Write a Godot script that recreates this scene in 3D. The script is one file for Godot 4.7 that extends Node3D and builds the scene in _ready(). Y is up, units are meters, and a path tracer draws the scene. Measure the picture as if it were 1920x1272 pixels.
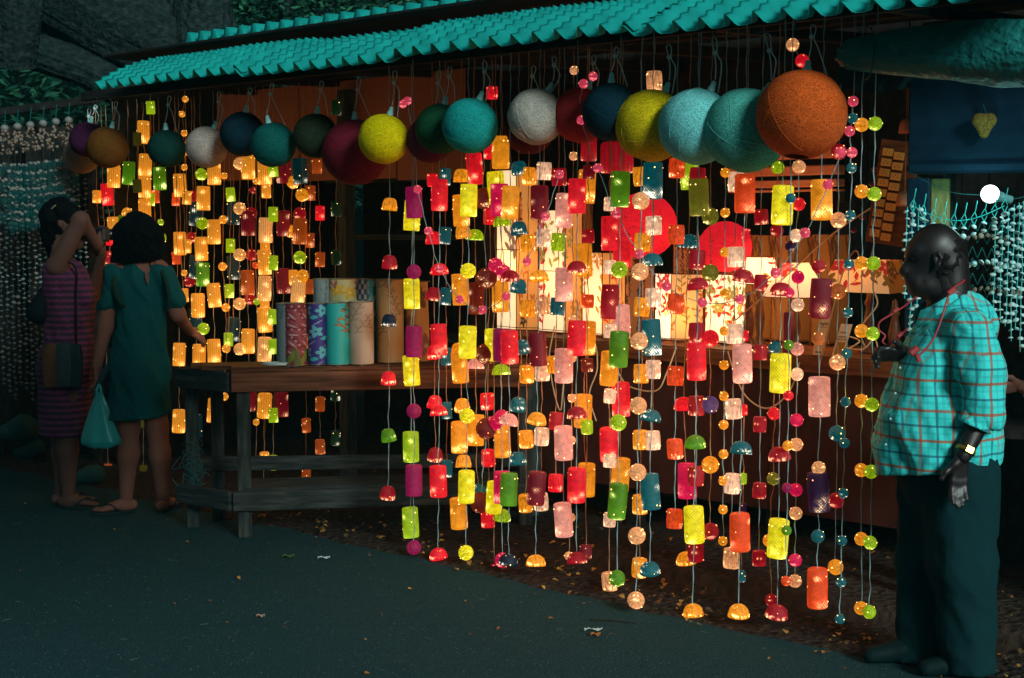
extends Node3D
# A lamp stall at dusk: strings of glowing cotton lampshades hang from the front beam of a roadside stall.
const FOCAL := 2667.0
const EYE := 1.66
const PITCH := 0.07709
const ALONG := Vector3(-0.743, 0, -0.669)   # along the stall front, to its far end
const INTO := Vector3(0.669, 0, -0.743)     # from the road into the stall
const CORNER := Vector3(1.218, 0, -5.6)
var org := Vector3.ZERO
var rng := RandomNumberGenerator.new()
var names := {}
var mats := {}
var shade_mesh := {}
var noise := FastNoiseLite.new()
var STALL := Basis(Vector3(0.743, 0, 0.669), Vector3.UP, Vector3(-0.669, 0, 0.743))

# ---------------------------------------------------------------- places
func ray(px: float, py: float) -> Vector3:
	var y := -(py - 636.0) / FOCAL
	return Vector3((px - 960.0) / FOCAL, y * cos(PITCH) - sin(PITCH), -y * sin(PITCH) - cos(PITCH))

func at(px: float, py: float, depth: float) -> Vector3:
	var r := ray(px, py)
	return Vector3(0, EYE, 0) + r * (depth / -r.z)

func stall(t: float, y: float, v: float) -> Vector3:
	return CORNER + ALONG * t + INTO * v + Vector3(0, y, 0)

func along(px: float, py: float, v: float) -> float:
	var r := ray(px, py)
	var k := r.x / -r.z
	return (1.218 + 0.669 * v - k * (5.6 + 0.743 * v)) / (0.743 + 0.669 * k)

func front(px: float, py: float, v: float) -> Vector3:
	var t := along(px, py, v)
	return at(px, py, 5.6 + 0.669 * t + 0.743 * v)

func ground(px: float, py: float) -> Vector3:
	var r := ray(px, py)
	return Vector3(0, EYE, 0) + r * (EYE / -r.y)

# ---------------------------------------------------------------- nodes
func put(o: Node3D, called: String, parent: Node) -> void:
	var key := str(parent.get_instance_id()) + called
	var k: int = names.get(key, 0)
	names[key] = k + 1
	o.name = called if k == 0 else "%s_%03d" % [called, k]
	parent.add_child(o, true)

func thing(called: String, label: String, category: String, where: Vector3, group := "") -> Node3D:
	var o := Node3D.new()
	put(o, called, self)
	o.position = where
	tag(o, label, category, group)
	org = where
	return o

func tag(o: Node, label: String, category: String, group := "") -> void:
	o.set_meta("label", label)
	o.set_meta("category", category)
	if group != "":
		o.set_meta("group", group)

func mesh_of(st: SurfaceTool) -> ArrayMesh:
	st.generate_normals()
	return st.commit()

func part(parent: Node, called: String, mesh: Mesh, m: Material, where := Vector3.ZERO) -> MeshInstance3D:
	var o := MeshInstance3D.new()
	put(o, called, parent)
	o.mesh = mesh
	o.material_override = m
	o.position = where
	return o

func build(parent: Node, called: String, st: SurfaceTool, m: Material) -> MeshInstance3D:
	return part(parent, called, mesh_of(st), m)

func structure(called: String, st: SurfaceTool, m: Material) -> MeshInstance3D:
	var o := part(self, called, mesh_of(st), m)
	o.set_meta("kind", "structure")
	return o

# ---------------------------------------------------------------- shapes
func mb(flat := false) -> SurfaceTool:
	var st := SurfaceTool.new()
	st.begin(Mesh.PRIMITIVE_TRIANGLES)
	if flat:
		st.set_smooth_group(-1)
	return st

func tri(st: SurfaceTool, a: Vector3, b: Vector3, c: Vector3, inside: Vector3) -> void:
	if (c - a).cross(b - a).dot((a + b + c) / 3.0 - inside) < 0.0:
		var s := b
		b = c
		c = s
	for p in [a, b, c]:
		st.set_uv(Vector2(p.x, p.y))
		st.add_vertex(p - org)

func quad(st: SurfaceTool, a: Vector3, b: Vector3, c: Vector3, d: Vector3, inside: Vector3) -> void:
	tri(st, a, b, c, inside)
	tri(st, a, c, d, inside)

# a quad with its picture laid on: a top left, b top right, c bottom right, d bottom left
func sheet(st: SurfaceTool, a: Vector3, b: Vector3, c: Vector3, d: Vector3) -> void:
	var p := [a, b, c, a, c, d]
	var uv := [Vector2(0, 0), Vector2(1, 0), Vector2(1, 1), Vector2(0, 0), Vector2(1, 1), Vector2(0, 1)]
	for i in 6:
		st.set_uv(uv[i])
		st.add_vertex(p[i] - org)

func box(st: SurfaceTool, xf: Transform3D, size: Vector3, bevel := 0.004) -> void:
	st.set_smooth_group(-1)
	var h := size / 2.0
	var b: float = minf(bevel, minf(h.x, minf(h.y, h.z)) * 0.45)
	var c := xf.origin
	var v := func(s: Vector3, axis: int) -> Vector3:
		var q := Vector3(s.x * (h.x - b), s.y * (h.y - b), s.z * (h.z - b))
		q[axis] = s[axis] * h[axis]
		return xf * q
	for axis in 3:
		var i := (axis + 1) % 3
		var j := (axis + 2) % 3
		for s in [-1.0, 1.0]:
			var q: Array[Vector3] = []
			for e in [[-1.0, -1.0], [1.0, -1.0], [1.0, 1.0], [-1.0, 1.0]]:
				var k := Vector3.ZERO
				k[axis] = s
				k[i] = e[0]
				k[j] = e[1]
				q.append(v.call(k, axis))
			quad(st, q[0], q[1], q[2], q[3], c)
			for r in [-1.0, 1.0]:
				var k0 := Vector3.ZERO
				k0[axis] = s
				k0[i] = r
				k0[j] = -1.0
				var k1 := k0
				k1[j] = 1.0
				quad(st, v.call(k0, axis), v.call(k1, axis), v.call(k1, i), v.call(k0, i), c)
	for sx in [-1.0, 1.0]:
		for sy in [-1.0, 1.0]:
			for sz in [-1.0, 1.0]:
				var k := Vector3(sx, sy, sz)
				tri(st, v.call(k, 0), v.call(k, 1), v.call(k, 2), c)

# a board between two points, its width along side
func board(st: SurfaceTool, a: Vector3, b: Vector3, wide: float, thick: float, side: Vector3, bevel := 0.004) -> void:
	var d := (b - a).normalized()
	var n := d.cross(side).normalized()
	var s := n.cross(d).normalized()
	box(st, Transform3D(Basis(d, s, n), (a + b) / 2.0), Vector3(a.distance_to(b), wide, thick), bevel)

func grid(st: SurfaceTool, rows: Array, flip := false) -> void:
	var m := rows.size() - 1
	var n: int = rows[0].size() - 1
	for i in m:
		var r0: PackedVector3Array = rows[i]
		var r1: PackedVector3Array = rows[i + 1]
		for j in n:
			var p := [r0[j], r0[j + 1], r1[j + 1], r0[j], r1[j + 1], r1[j]]
			var u := [Vector2(float(j) / n, 1.0 - float(i) / m), Vector2(float(j + 1) / n, 1.0 - float(i) / m), Vector2(float(j + 1) / n, 1.0 - float(i + 1) / m)]
			u = [u[0], u[1], u[2], u[0], u[2], Vector2(float(j) / n, 1.0 - float(i + 1) / m)]
			if p[0].distance_squared_to(p[1]) < 1e-14 and p[4].distance_squared_to(p[5]) < 1e-14:
				continue
			for k in ([0, 2, 1, 3, 5, 4] if flip else [0, 1, 2, 3, 4, 5]):
				st.set_uv(u[k])
				st.add_vertex(p[k] - org)

# profile: Vector2(radius, height), bottom first
func lathe(st: SurfaceTool, xf: Transform3D, profile: Array, seg := 16, rough := 0.0) -> void:
	var rows := []
	for q in profile:
		var row := PackedVector3Array()
		for j in seg + 1:
			var a := TAU * (j % seg) / seg
			var r: float = q.x
			if rough > 0.0:
				r *= 1.0 + rough * noise.get_noise_3d(cos(a) * 40.0, sin(a) * 40.0, q.y * 900.0)
			row.append(xf * Vector3(cos(a) * r, q.y, sin(a) * r))
		rows.append(row)
	grid(st, rows, true)

func tube(st: SurfaceTool, pts: Array, r: float, seg := 5, r_end := -1.0) -> void:
	var rows := []
	var n := pts.size()
	var up := Vector3(0.31, 0.2, 0.93)
	for i in n:
		var d: Vector3 = (pts[mini(i + 1, n - 1)] - pts[maxi(i - 1, 0)]).normalized()
		var s := d.cross(up)
		if s.length() < 0.05:
			s = d.cross(Vector3(1, 0.1, 0))
		s = s.normalized()
		var w := s.cross(d)
		var q := r if r_end < 0.0 else lerpf(r, r_end, float(i) / maxi(1, n - 1))
		var row := PackedVector3Array()
		for j in seg + 1:
			var a := TAU * (j % seg) / seg
			row.append(pts[i] + (s * cos(a) + w * sin(a)) * q)
		rows.append(row)
	grid(st, rows)

# a smooth curve through points
func curve(pts: Array, steps := 6) -> Array:
	var out := []
	for i in pts.size() - 1:
		var p0: Vector3 = pts[maxi(i - 1, 0)]
		var p3: Vector3 = pts[mini(i + 2, pts.size() - 1)]
		for k in steps:
			out.append((pts[i] as Vector3).cubic_interpolate(pts[i + 1], p0, p3, float(k) / steps))
	out.append(pts[-1])
	return out

func ball(st: SurfaceTool, c: Vector3, r: Vector3, seg := 12, b := Basis.IDENTITY) -> void:
	var prof := []
	var m := maxi(4, seg / 2)
	for i in m + 1:
		var a := -PI / 2 + PI * i / m
		prof.append(Vector2(cos(a), sin(a)))
	lathe(st, Transform3D(b * Basis.from_scale(r), c), prof, seg)

# ---------------------------------------------------------------- bodies and cloth: capsules joined by a smooth minimum, meshed as surface nets
# bone: [from, to, radius, radius, scale of depth]
func flesh(into: Dictionary, bones: Array, cell: float, k: float, cuts := [], rough := 0.0, rough_scale := Vector3(3, 1, 3)) -> void:
	if not into.has("v"):
		into.v = PackedVector3Array()
		into.i = PackedInt32Array()
	var lo := Vector3.ONE * 1e9
	var hi := -lo
	for b in bones:
		var r: float = maxf(b[2], b[3]) * maxf(1.0, b[4] if b.size() > 4 else 1.0) + k + 3.0 * cell
		for e in [b[0], b[1]]:
			lo = lo.min(e - Vector3.ONE * r)
			hi = hi.max(e + Vector3.ONE * r)
	var nx := int((hi.x - lo.x) / cell) + 2
	var ny := int((hi.y - lo.y) / cell) + 2
	var nz := int((hi.z - lo.z) / cell) + 2
	var f := PackedFloat32Array()
	f.resize(nx * ny * nz)
	f.fill(9.0)
	for b in bones:
		var a: Vector3 = b[0]
		var d: Vector3 = b[1] - a
		var ra: float = b[2]
		var rb: float = b[3]
		var sz: float = b[4] if b.size() > 4 else 1.0
		var ds := Vector3(d.x, d.y, d.z / sz)
		var len2: float = maxf(ds.length_squared(), 1e-9)
		var reach: float = maxf(ra, rb) * maxf(1.0, sz) + k + 2.0 * cell
		var l: Vector3 = (a.min(b[1]) - Vector3.ONE * reach - lo) / cell
		var h: Vector3 = (a.max(b[1]) + Vector3.ONE * reach - lo) / cell
		for z in range(maxi(0, int(l.z)), mini(nz, int(h.z) + 1)):
			for y in range(maxi(0, int(l.y)), mini(ny, int(h.y) + 1)):
				var row := (z * ny + y) * nx
				for x in range(maxi(0, int(l.x)), mini(nx, int(h.x) + 1)):
					var p := Vector3(lo.x + x * cell - a.x, lo.y + y * cell - a.y, (lo.z + z * cell - a.z) / sz)
					var t := clampf(p.dot(ds) / len2, 0.0, 1.0)
					var g: float = ((p - ds * t).length() - ra - (rb - ra) * t) * minf(1.0, sz)
					var o := f[row + x]
					var q: float = maxf(k - absf(g - o), 0.0) / k
					f[row + x] = minf(g, o) - q * q * k * 0.25
	if cuts.size() or rough > 0.0:
		for z in nz:
			for y in ny:
				for x in nx:
					var n := (z * ny + y) * nx + x
					if absf(f[n]) < 6.0 * cell or f[n] < 0.0:
						var p := lo + Vector3(x, y, z) * cell
						if rough > 0.0:
							f[n] += rough * (2.2 * absf(noise.get_noise_3dv(Vector3(p.x + 0.5 * p.y, p.y - 0.2 * p.x, p.z) * rough_scale * 40.0)) - 0.6)
						for c in cuts:
							f[n] = maxf(f[n], (p - c[0]).dot(c[1]))
	var id := PackedInt32Array()
	id.resize(f.size())
	id.fill(-1)
	var steps := [1, nx, nx * ny]
	var offs := PackedInt32Array([0, 1, nx, nx + 1, nx * ny, nx * ny + 1, nx * ny + nx, nx * ny + nx + 1])
	var corner: Array[Vector3] = [Vector3(0, 0, 0), Vector3(1, 0, 0), Vector3(0, 1, 0), Vector3(1, 1, 0), Vector3(0, 0, 1), Vector3(1, 0, 1), Vector3(0, 1, 1), Vector3(1, 1, 1)]
	var edges := PackedInt32Array([0, 1, 2, 3, 4, 5, 6, 7, 0, 2, 1, 3, 4, 6, 5, 7, 0, 4, 1, 5, 2, 6, 3, 7])
	for z in nz - 1:
		for y in ny - 1:
			for x in nx - 1:
				var n := (z * ny + y) * nx + x
				var f0 := f[n]
				if f0 > 4.0:
					continue
				var s := f0 < 0.0
				if s == (f[n + offs[1]] < 0.0) and s == (f[n + offs[2]] < 0.0) and s == (f[n + offs[3]] < 0.0) and s == (f[n + offs[4]] < 0.0) and s == (f[n + offs[5]] < 0.0) and s == (f[n + offs[6]] < 0.0) and s == (f[n + offs[7]] < 0.0):
					continue
				var sum := Vector3.ZERO
				var count := 0
				for e in 12:
					var i0 := edges[e * 2]
					var i1 := edges[e * 2 + 1]
					var g0 := f[n + offs[i0]]
					var g1 := f[n + offs[i1]]
					if (g0 < 0.0) != (g1 < 0.0):
						sum += corner[i0].lerp(corner[i1], g0 / (g0 - g1))
						count += 1
				id[n] = into.v.size()
				into.v.append(lo + (Vector3(x, y, z) + sum / count) * cell)
	for z in range(1, nz - 1):
		for y in range(1, ny - 1):
			for x in range(1, nx - 1):
				var n := (z * ny + y) * nx + x
				if f[n] > 4.0:
					continue
				for axis in 3:
					var m: int = n + steps[axis]
					if (f[n] < 0.0) == (f[m] < 0.0):
						continue
					var du: int = steps[(axis + 1) % 3]
					var dv: int = steps[(axis + 2) % 3]
					var a := id[n - du - dv]
					var b := id[n - dv]
					var c := id[n]
					var d := id[n - du]
					if a < 0 or b < 0 or c < 0 or d < 0:
						continue
					if f[n] < 0.0:
						into.i.append_array(PackedInt32Array([a, c, b, a, d, c]))
					else:
						into.i.append_array(PackedInt32Array([a, b, c, a, c, d]))

func flesh_mesh(from: Dictionary) -> ArrayMesh:
	var v: PackedVector3Array = from.v
	var n := PackedVector3Array()
	n.resize(v.size())
	var idx: PackedInt32Array = from.i
	for t in range(0, idx.size(), 3):
		var a := idx[t]
		var b := idx[t + 1]
		var c := idx[t + 2]
		var q := (v[c] - v[a]).cross(v[b] - v[a])
		n[a] += q
		n[b] += q
		n[c] += q
	for k in v.size():
		n[k] = n[k].normalized()
		v[k] -= org
	var arrays := []
	arrays.resize(Mesh.ARRAY_MAX)
	arrays[Mesh.ARRAY_VERTEX] = v
	arrays[Mesh.ARRAY_NORMAL] = n
	arrays[Mesh.ARRAY_INDEX] = idx
	var me := ArrayMesh.new()
	me.add_surface_from_arrays(Mesh.PRIMITIVE_TRIANGLES, arrays)
	return me

# a hand: w wrist, d towards the fingertips, s towards the thumb, curl in radians per joint
func hand(w: Vector3, d: Vector3, s: Vector3, curl: float, k := 1.0) -> Array:
	d = d.normalized()
	s = (s - d * s.dot(d)).normalized()
	var out := []
	for i in 4:
		var off := s * (0.026 - 0.0172 * i) * k
		var base := w + d * (0.088 - 0.004 * absf(i - 1.2)) * k + off
		out.append([w + off * 0.6, base, 0.0135 * k, 0.0105 * k])
		var a := curl * (0.55 + 0.12 * i)
		var p := base
		for j in 3:
			var dir := d.rotated(s, a)
			var l: float = [0.042, 0.026, 0.021][j] * [0.95, 1.06, 1.0, 0.8][i] * k
			out.append([p, p + dir * l, (0.0098 - 0.0009 * j) * k, (0.0092 - 0.0009 * j) * k])
			p += dir * l
			a += curl
	var tb := w + d * 0.022 * k + s * 0.026 * k
	var td := (d * 0.75 + s * 0.7).normalized()
	out.append([w, tb, 0.014 * k, 0.0135 * k])
	out.append([tb, tb + td * 0.042 * k, 0.0135 * k, 0.011 * k])
	var te := td.rotated(s, curl * 0.6).slerp(d, 0.35)
	out.append([tb + td * 0.042 * k, tb + td * 0.042 * k + te * 0.03 * k, 0.0108 * k, 0.009 * k])
	return out

# ---------------------------------------------------------------- pictures of what surfaces are made of
func tex(w: int, h: int, data: PackedByteArray) -> ImageTexture:
	return ImageTexture.create_from_image(Image.create_from_data(w, h, false, Image.FORMAT_RGB8, data))

func grey(w: int, h: int, freq: float, octaves: int, number: int, stretch := 1) -> PackedByteArray:
	var n := FastNoiseLite.new()
	n.noise_type = FastNoiseLite.TYPE_SIMPLEX_SMOOTH
	n.seed = number
	n.frequency = freq
	n.fractal_octaves = octaves
	var im := n.get_seamless_image(w if stretch > 0 else w / -stretch, h / maxi(1, stretch))
	im.convert(Image.FORMAT_L8)
	if stretch != 1:
		im.resize(w, h, Image.INTERPOLATE_CUBIC)
	return im.get_data()

func ramp(w: int, h: int, g: PackedByteArray, c0: Color, c1: Color, c2: Color) -> ImageTexture:
	var lut := []
	for i in 256:
		var t := i / 255.0
		var c := c0.lerp(c1, t * 2.0) if t < 0.5 else c1.lerp(c2, t * 2.0 - 1.0)
		lut.append([int(clampf(c.r, 0, 1) * 255), int(clampf(c.g, 0, 1) * 255), int(clampf(c.b, 0, 1) * 255)])
	var d := PackedByteArray()
	d.resize(w * h * 3)
	for i in w * h:
		var l: Array = lut[g[i]]
		d[i * 3] = l[0]
		d[i * 3 + 1] = l[1]
		d[i * 3 + 2] = l[2]
	return tex(w, h, d)

func lin(r: float, g: float, b: float) -> Color:
	return Color(r, g, b).linear_to_srgb()

func bump_of(w: int, h: int, g: PackedByteArray) -> ImageTexture:
	return ImageTexture.create_from_image(Image.create_from_data(w, h, false, Image.FORMAT_L8, g))

func plain(c: Color, rough := 0.8, metal := 0.0, two := false) -> StandardMaterial3D:
	var key := "plain%s%s%s%s" % [c, rough, metal, two]
	if not mats.has(key):
		var m := StandardMaterial3D.new()
		m.albedo_color = c
		m.roughness = rough
		m.metallic = metal
		if metal == 0.0 and rough > 0.55:
			m.metallic_specular = 0.2
		if two:
			m.cull_mode = BaseMaterial3D.CULL_DISABLED
		mats[key] = m
	return mats[key]

# a grained material, laid on by position: pattern streaks along v where stretch > 1
func grained(key: String, c0: Color, c1: Color, c2: Color, freq: float, octaves: int, scale: Vector3, rough := 0.8, bump := 0.0, stretch := 1) -> StandardMaterial3D:
	if mats.has(key):
		return mats[key]
	var g := grey(256, 256, freq, octaves, key.hash() % 1000, stretch)
	var m := StandardMaterial3D.new()
	m.albedo_texture = ramp(256, 256, g, c0, c1, c2)
	m.roughness = rough
	m.metallic_specular = 0.2 if rough > 0.55 else 0.4
	m.uv1_triplanar = true
	m.uv1_scale = scale
	if bump > 0.0:
		m.heightmap_enabled = true
		var kind := "bump_fine" if freq > 0.15 else ("bump_streak" if stretch > 1 else ("bump_level" if stretch < 0 else "bump_coarse"))
		if not mats.has(kind):
			mats[kind] = bump_of(256, 256, g)
		m.heightmap_texture = mats[kind]
		m.heightmap_scale = bump
	mats[key] = m
	return m

func glowing(c: Color, energy: float) -> StandardMaterial3D:
	var m := StandardMaterial3D.new()
	m.albedo_color = c
	m.emission_enabled = true
	m.emission = c
	m.emission_energy_multiplier = energy
	m.roughness = 0.6
	return m

# colour of each kind of thread: sRGB colour, glow between the bulbs, glow at the bulbs, brightness of the bulb light painted at the gaps
var THREAD := {
	"r": [Color(0.97, 0.07, 0.15), 0.5, 1.15, 0.75], "k": [Color(0.70, 0.02, 0.12), 0.3, 0.95, 0.9], "m": [Color(0.52, 0.03, 0.12), 0.25, 0.9, 0.9],
	"p": [Color(0.60, 0.05, 0.30), 0.55, 0.7, 0.0], "g": [Color(0.90, 0.05, 0.32), 0.5, 1.05, 0.5], "o": [Color(0.99, 0.60, 0.10), 0.6, 1.15, 0.85],  # plum is unlit; an even glow is put into it without bulbs
	"y": [Color(0.96, 0.88, 0.08), 0.7, 1.05, 0.8], "l": [Color(0.66, 0.80, 0.06), 0.45, 1.05, 0.9], "n": [Color(0.36, 0.60, 0.06), 0.25, 1.2, 1.1],
	"t": [Color(0.0, 0.40, 0.43), 0.42, 0.6, 1.5], "v": [Color(0.01, 0.12, 0.22), 0.3, 0.6, 1.2], "w": [Color(1.0, 0.78, 0.62), 0.6, 1.25, 0.9],
	"e": [Color(1.0, 0.68, 0.44), 0.5, 1.15, 0.95], "i": [Color(0.98, 0.62, 0.54), 0.55, 1.05, 0.7], "x": [Color(0.97, 0.30, 0.09), 0.45, 1.1, 0.8],
	"u": [Color(0.48, 0.08, 0.05), 0.25, 0.9, 0.9], "a": [Color(1.0, 0.62, 0.16), 0.5, 1.2, 0.9], "s": [Color(1.0, 0.68, 0.36), 0.5, 1.15, 0.85],
	"h": [Color(0.02, 0.22, 0.24), 0.3, 0.6, 1.2], "c": [Color(0.80, 0.40, 0.16), 0.35, 0.95, 0.9], "z": [Color(0.22, 0.03, 0.24), 0.25, 0.7, 1.0],
	"d": [Color(0.80, 0.34, 0.08), 0.25, 0.8, 0.7], "q": [Color(0.44, 0.42, 0.06), 0.12, 0.16, 0.0], "f": [Color(0.04, 0.22, 0.10), 0.15, 0.5, 0.9],  # olive is unlit as well, with a faint even glow put in
	"P": [Color(0.93, 0.28, 0.40), 0.5, 1.0, 0.6], "j": [Color(0.52, 0.50, 0.10), 0.3, 0.9, 1.0], "b": [Color(0.40, 0.30, 0.52), 0.4, 0.8, 0.9],
}

var atlas := PackedByteArray()
var atlas_count := 0
var woven_mats := []

func finish_woven() -> void:
	var t := tex(800, 960, atlas)
	for m in woven_mats:
		m.emission_texture = t

# the woven shade of a lamp: threads, with the glow of small bulbs behind them painted into the emission
func woven(weave: String, code: String) -> StandardMaterial3D:
	var key := weave + code
	if mats.has(key):
		return mats[key]
	var w := 80
	var h := 96
	var spec: Array = THREAD[code]
	var c: Color = (spec[0] as Color).srgb_to_linear()
	var hot := Color(1.0, 0.72, 0.34).lerp(c, 0.25)
	if code in ["t", "h", "v", "f"]:
		hot = Color(1.0, 0.84, 0.6)
	var g := grey(w, h, 0.09 if weave != "straw" else 0.16, 3, key.hash() % 997, 1)
	var streak := grey(w, h, 0.25, 2, key.hash() % 661, 8)
	var lights := []
	rng.seed = key.hash()
	for i in 4:
		lights.append(Vector3(rng.randf() * w, h * (1.0 - rng.randf_range(0.08, 0.34)), rng.randf_range(5.0, 9.0)))
	lights.append(Vector3(rng.randf() * w, h * 0.09, 4.0))
	lights.append(Vector3(rng.randf() * w, h * rng.randf_range(0.3, 0.55), 5.0))
	var d := PackedByteArray()
	d.resize(w * h * 3)
	for y in h:
		var v := 1.0 - float(y) / h
		var glow := 0.25 + 0.55 * exp(-pow((v - 0.2) / 0.2, 2.0)) + 0.2 * exp(-pow((v - 0.93) / 0.07, 2.0))
		for x in w:
			var n := g[y * w + x] / 255.0
			var thread := 0.0
			if weave == "net":
				thread = 0.5 + 0.2 * sin((x + y * 0.83) * TAU / 4.0 + n * 5.0) + 0.16 * sin((x - y * 0.83) * TAU / 4.0 - n * 4.0)
			elif weave == "straw":
				thread = 0.55 + 0.3 * sin(x * TAU / 4.0) + 0.15 * sin(y * TAU / 3.0)
			elif weave == "strand":
				thread = streak[y * w + x] / 255.0
			else:
				thread = clampf(absf(n - 0.5) * 4.0, 0.0, 1.0)
			thread = clampf((thread - 0.5) * 1.25 + 0.5 + (n - 0.5) * 0.7, 0.0, 1.0)
			var near := 0.0
			for l in lights:
				var dx: float = absf(x - l.x)
				dx = minf(dx, w - dx)
				var q: float = (dx * dx + (y - l.y) * (y - l.y)) / (l.z * l.z)
				near += exp(-q)
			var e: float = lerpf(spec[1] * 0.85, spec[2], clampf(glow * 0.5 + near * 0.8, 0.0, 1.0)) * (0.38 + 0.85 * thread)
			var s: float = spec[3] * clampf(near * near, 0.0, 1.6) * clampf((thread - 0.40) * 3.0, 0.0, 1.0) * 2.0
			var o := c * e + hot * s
			o = (o / 3.6).linear_to_srgb()
			var i := (y * w + x) * 3
			d[i] = int(clampf(o.r, 0, 1) * 255)
			d[i + 1] = int(clampf(o.g, 0, 1) * 255)
			d[i + 2] = int(clampf(o.b, 0, 1) * 255)
	for y in h:
		for i in w * 3:
			atlas[((atlas_count / 10) * 96 + y) * 2400 + (atlas_count % 10) * 240 + i] = d[y * w * 3 + i]
	var m := StandardMaterial3D.new()
	m.resource_name = "woven_thread"
	m.uv1_scale = Vector3(0.1, 0.1, 1)
	m.uv1_offset = Vector3((atlas_count % 10) * 0.1, (atlas_count / 10) * 0.1, 0)
	atlas_count += 1
	woven_mats.append(m)
	m.albedo_color = (c * 0.38).linear_to_srgb()
	m.roughness = 0.75
	m.emission_enabled = true
	m.emission = Color.WHITE
	m.emission_operator = BaseMaterial3D.EMISSION_OP_MULTIPLY
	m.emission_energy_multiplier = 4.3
	m.cull_mode = BaseMaterial3D.CULL_DISABLED
	mats[key] = m
	return m

# printed cloth and paper: sprigs of leaves and flowers
func leaf(im: Image, c: Vector2, l: float, wide: float, ang: float, col: Color) -> void:
	var r := int(l) + 1
	var dir := Vector2(cos(ang), sin(ang))
	for y in range(maxi(0, int(c.y) - r), mini(im.get_height(), int(c.y) + r + 1)):
		for x in range(int(c.x) - r, int(c.x) + r + 1):
			var p := Vector2(x, y) - c
			var a := p.dot(dir) / l
			var b := p.dot(dir.orthogonal()) / wide
			if absf(a) < 1.0 and absf(b) < 1.0 - a * a:
				im.set_pixel(posmod(x, im.get_width()), y, col.darkened(0.15) if absf(b) < 0.12 else col)

func sprigs(w: int, h: int, ground_color: Color, colors: Array, count: int, size: float, number: int, flowers := 0.3) -> Image:
	var im := Image.create(w, h, false, Image.FORMAT_RGB8)
	im.fill(ground_color)
	rng.seed = number
	for k in count:
		var p := Vector2(rng.randf() * w, rng.randf_range(0.05, 0.95) * h)
		var ang := -PI / 2 + rng.randf_range(-0.7, 0.7)
		var col: Color = colors[rng.randi() % colors.size()]
		if rng.randf() < flowers:
			for j in 5:
				var q := ang + TAU * j / 5
				leaf(im, p + Vector2(cos(q), sin(q)) * size * 0.9, size * 0.9, size * 0.5, q, col)
			leaf(im, p, size * 0.35, size * 0.35, 0, col.lightened(0.4))
		else:
			for j in 7:
				var s := p + Vector2(cos(ang), sin(ang)) * size * 1.1 * j
				var side := 1.0 if j % 2 else -1.0
				leaf(im, s, size * 0.6, 1.0, ang, col.darkened(0.2))
				leaf(im, s + Vector2(cos(ang + side * 0.9), sin(ang + side * 0.9)) * size * 0.9, size * (1.0 - 0.06 * j), size * 0.36, ang + side * 0.8, col)
	return im

func printed(key: String, im: Image, energy: float, rough := 0.8) -> StandardMaterial3D:
	if mats.has(key):
		return mats[key]
	var m := StandardMaterial3D.new()
	m.albedo_texture = ImageTexture.create_from_image(im)
	m.roughness = rough
	m.cull_mode = BaseMaterial3D.CULL_DISABLED
	if energy > 0.0:
		m.emission_enabled = true
		m.emission = Color.WHITE
		m.emission_operator = BaseMaterial3D.EMISSION_OP_MULTIPLY
		m.emission_texture = m.albedo_texture
		m.emission_energy_multiplier = energy
		m.backlight_enabled = true
		m.backlight = Color(0.9, 0.9, 0.9)
	mats[key] = m
	return m

func omni(parent: Node3D, where: Vector3, c: Color, energy: float, size: float) -> void:
	var l := OmniLight3D.new()
	put(l, "lamp_light", parent)
	l.position = where
	l.light_color = c
	l.light_energy = energy
	l.light_size = size
	l.omni_range = 12.0
	l.omni_attenuation = 2.0
	l.shadow_enabled = true

# ---------------------------------------------------------------- lampshades on strings
# kind: [weave, half width, half height, the word for it]
var KIND := {
	"C": ["net", 0.0415, 0.0775, "cylinder"], "S": ["straw", 0.041, 0.074, "cylinder"], "c": ["strand", 0.0345, 0.041, "short cylinder"], "n": ["straw", 0.028, 0.0425, "short cylinder"],
	"j": ["strand", 0.028, 0.031, "short cylinder"], "q": ["strand", 0.016, 0.0225, "tiny cylinder"], "D": ["strand", 0.046, 0.026, "dome"], "d": ["strand", 0.0395, 0.032, "cup"],
	"B": ["yarn", 0.0375, 0.0375, "ball"], "M": ["yarn", 0.0268, 0.0268, "ball"], "N": ["yarn", 0.0315, 0.0315, "ball"], "b": ["yarn", 0.0205, 0.0205, "ball"], "G": ["yarn", 0.0525, 0.0525, "ball"],
}
var COLOR_WORD := {
	"r": "red", "k": "crimson", "m": "maroon", "p": "plum", "g": "rose red", "o": "orange", "y": "yellow", "l": "lime", "n": "green", "t": "teal", "v": "navy", "w": "cream", "e": "peach", "i": "pink",
	"x": "orange red", "u": "brown red", "a": "amber", "s": "pale amber", "h": "dark teal", "c": "copper", "z": "purple", "d": "dim orange", "q": "olive", "f": "dark green", "j": "olive green", "P": "pink", "b": "lilac",
}

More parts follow.
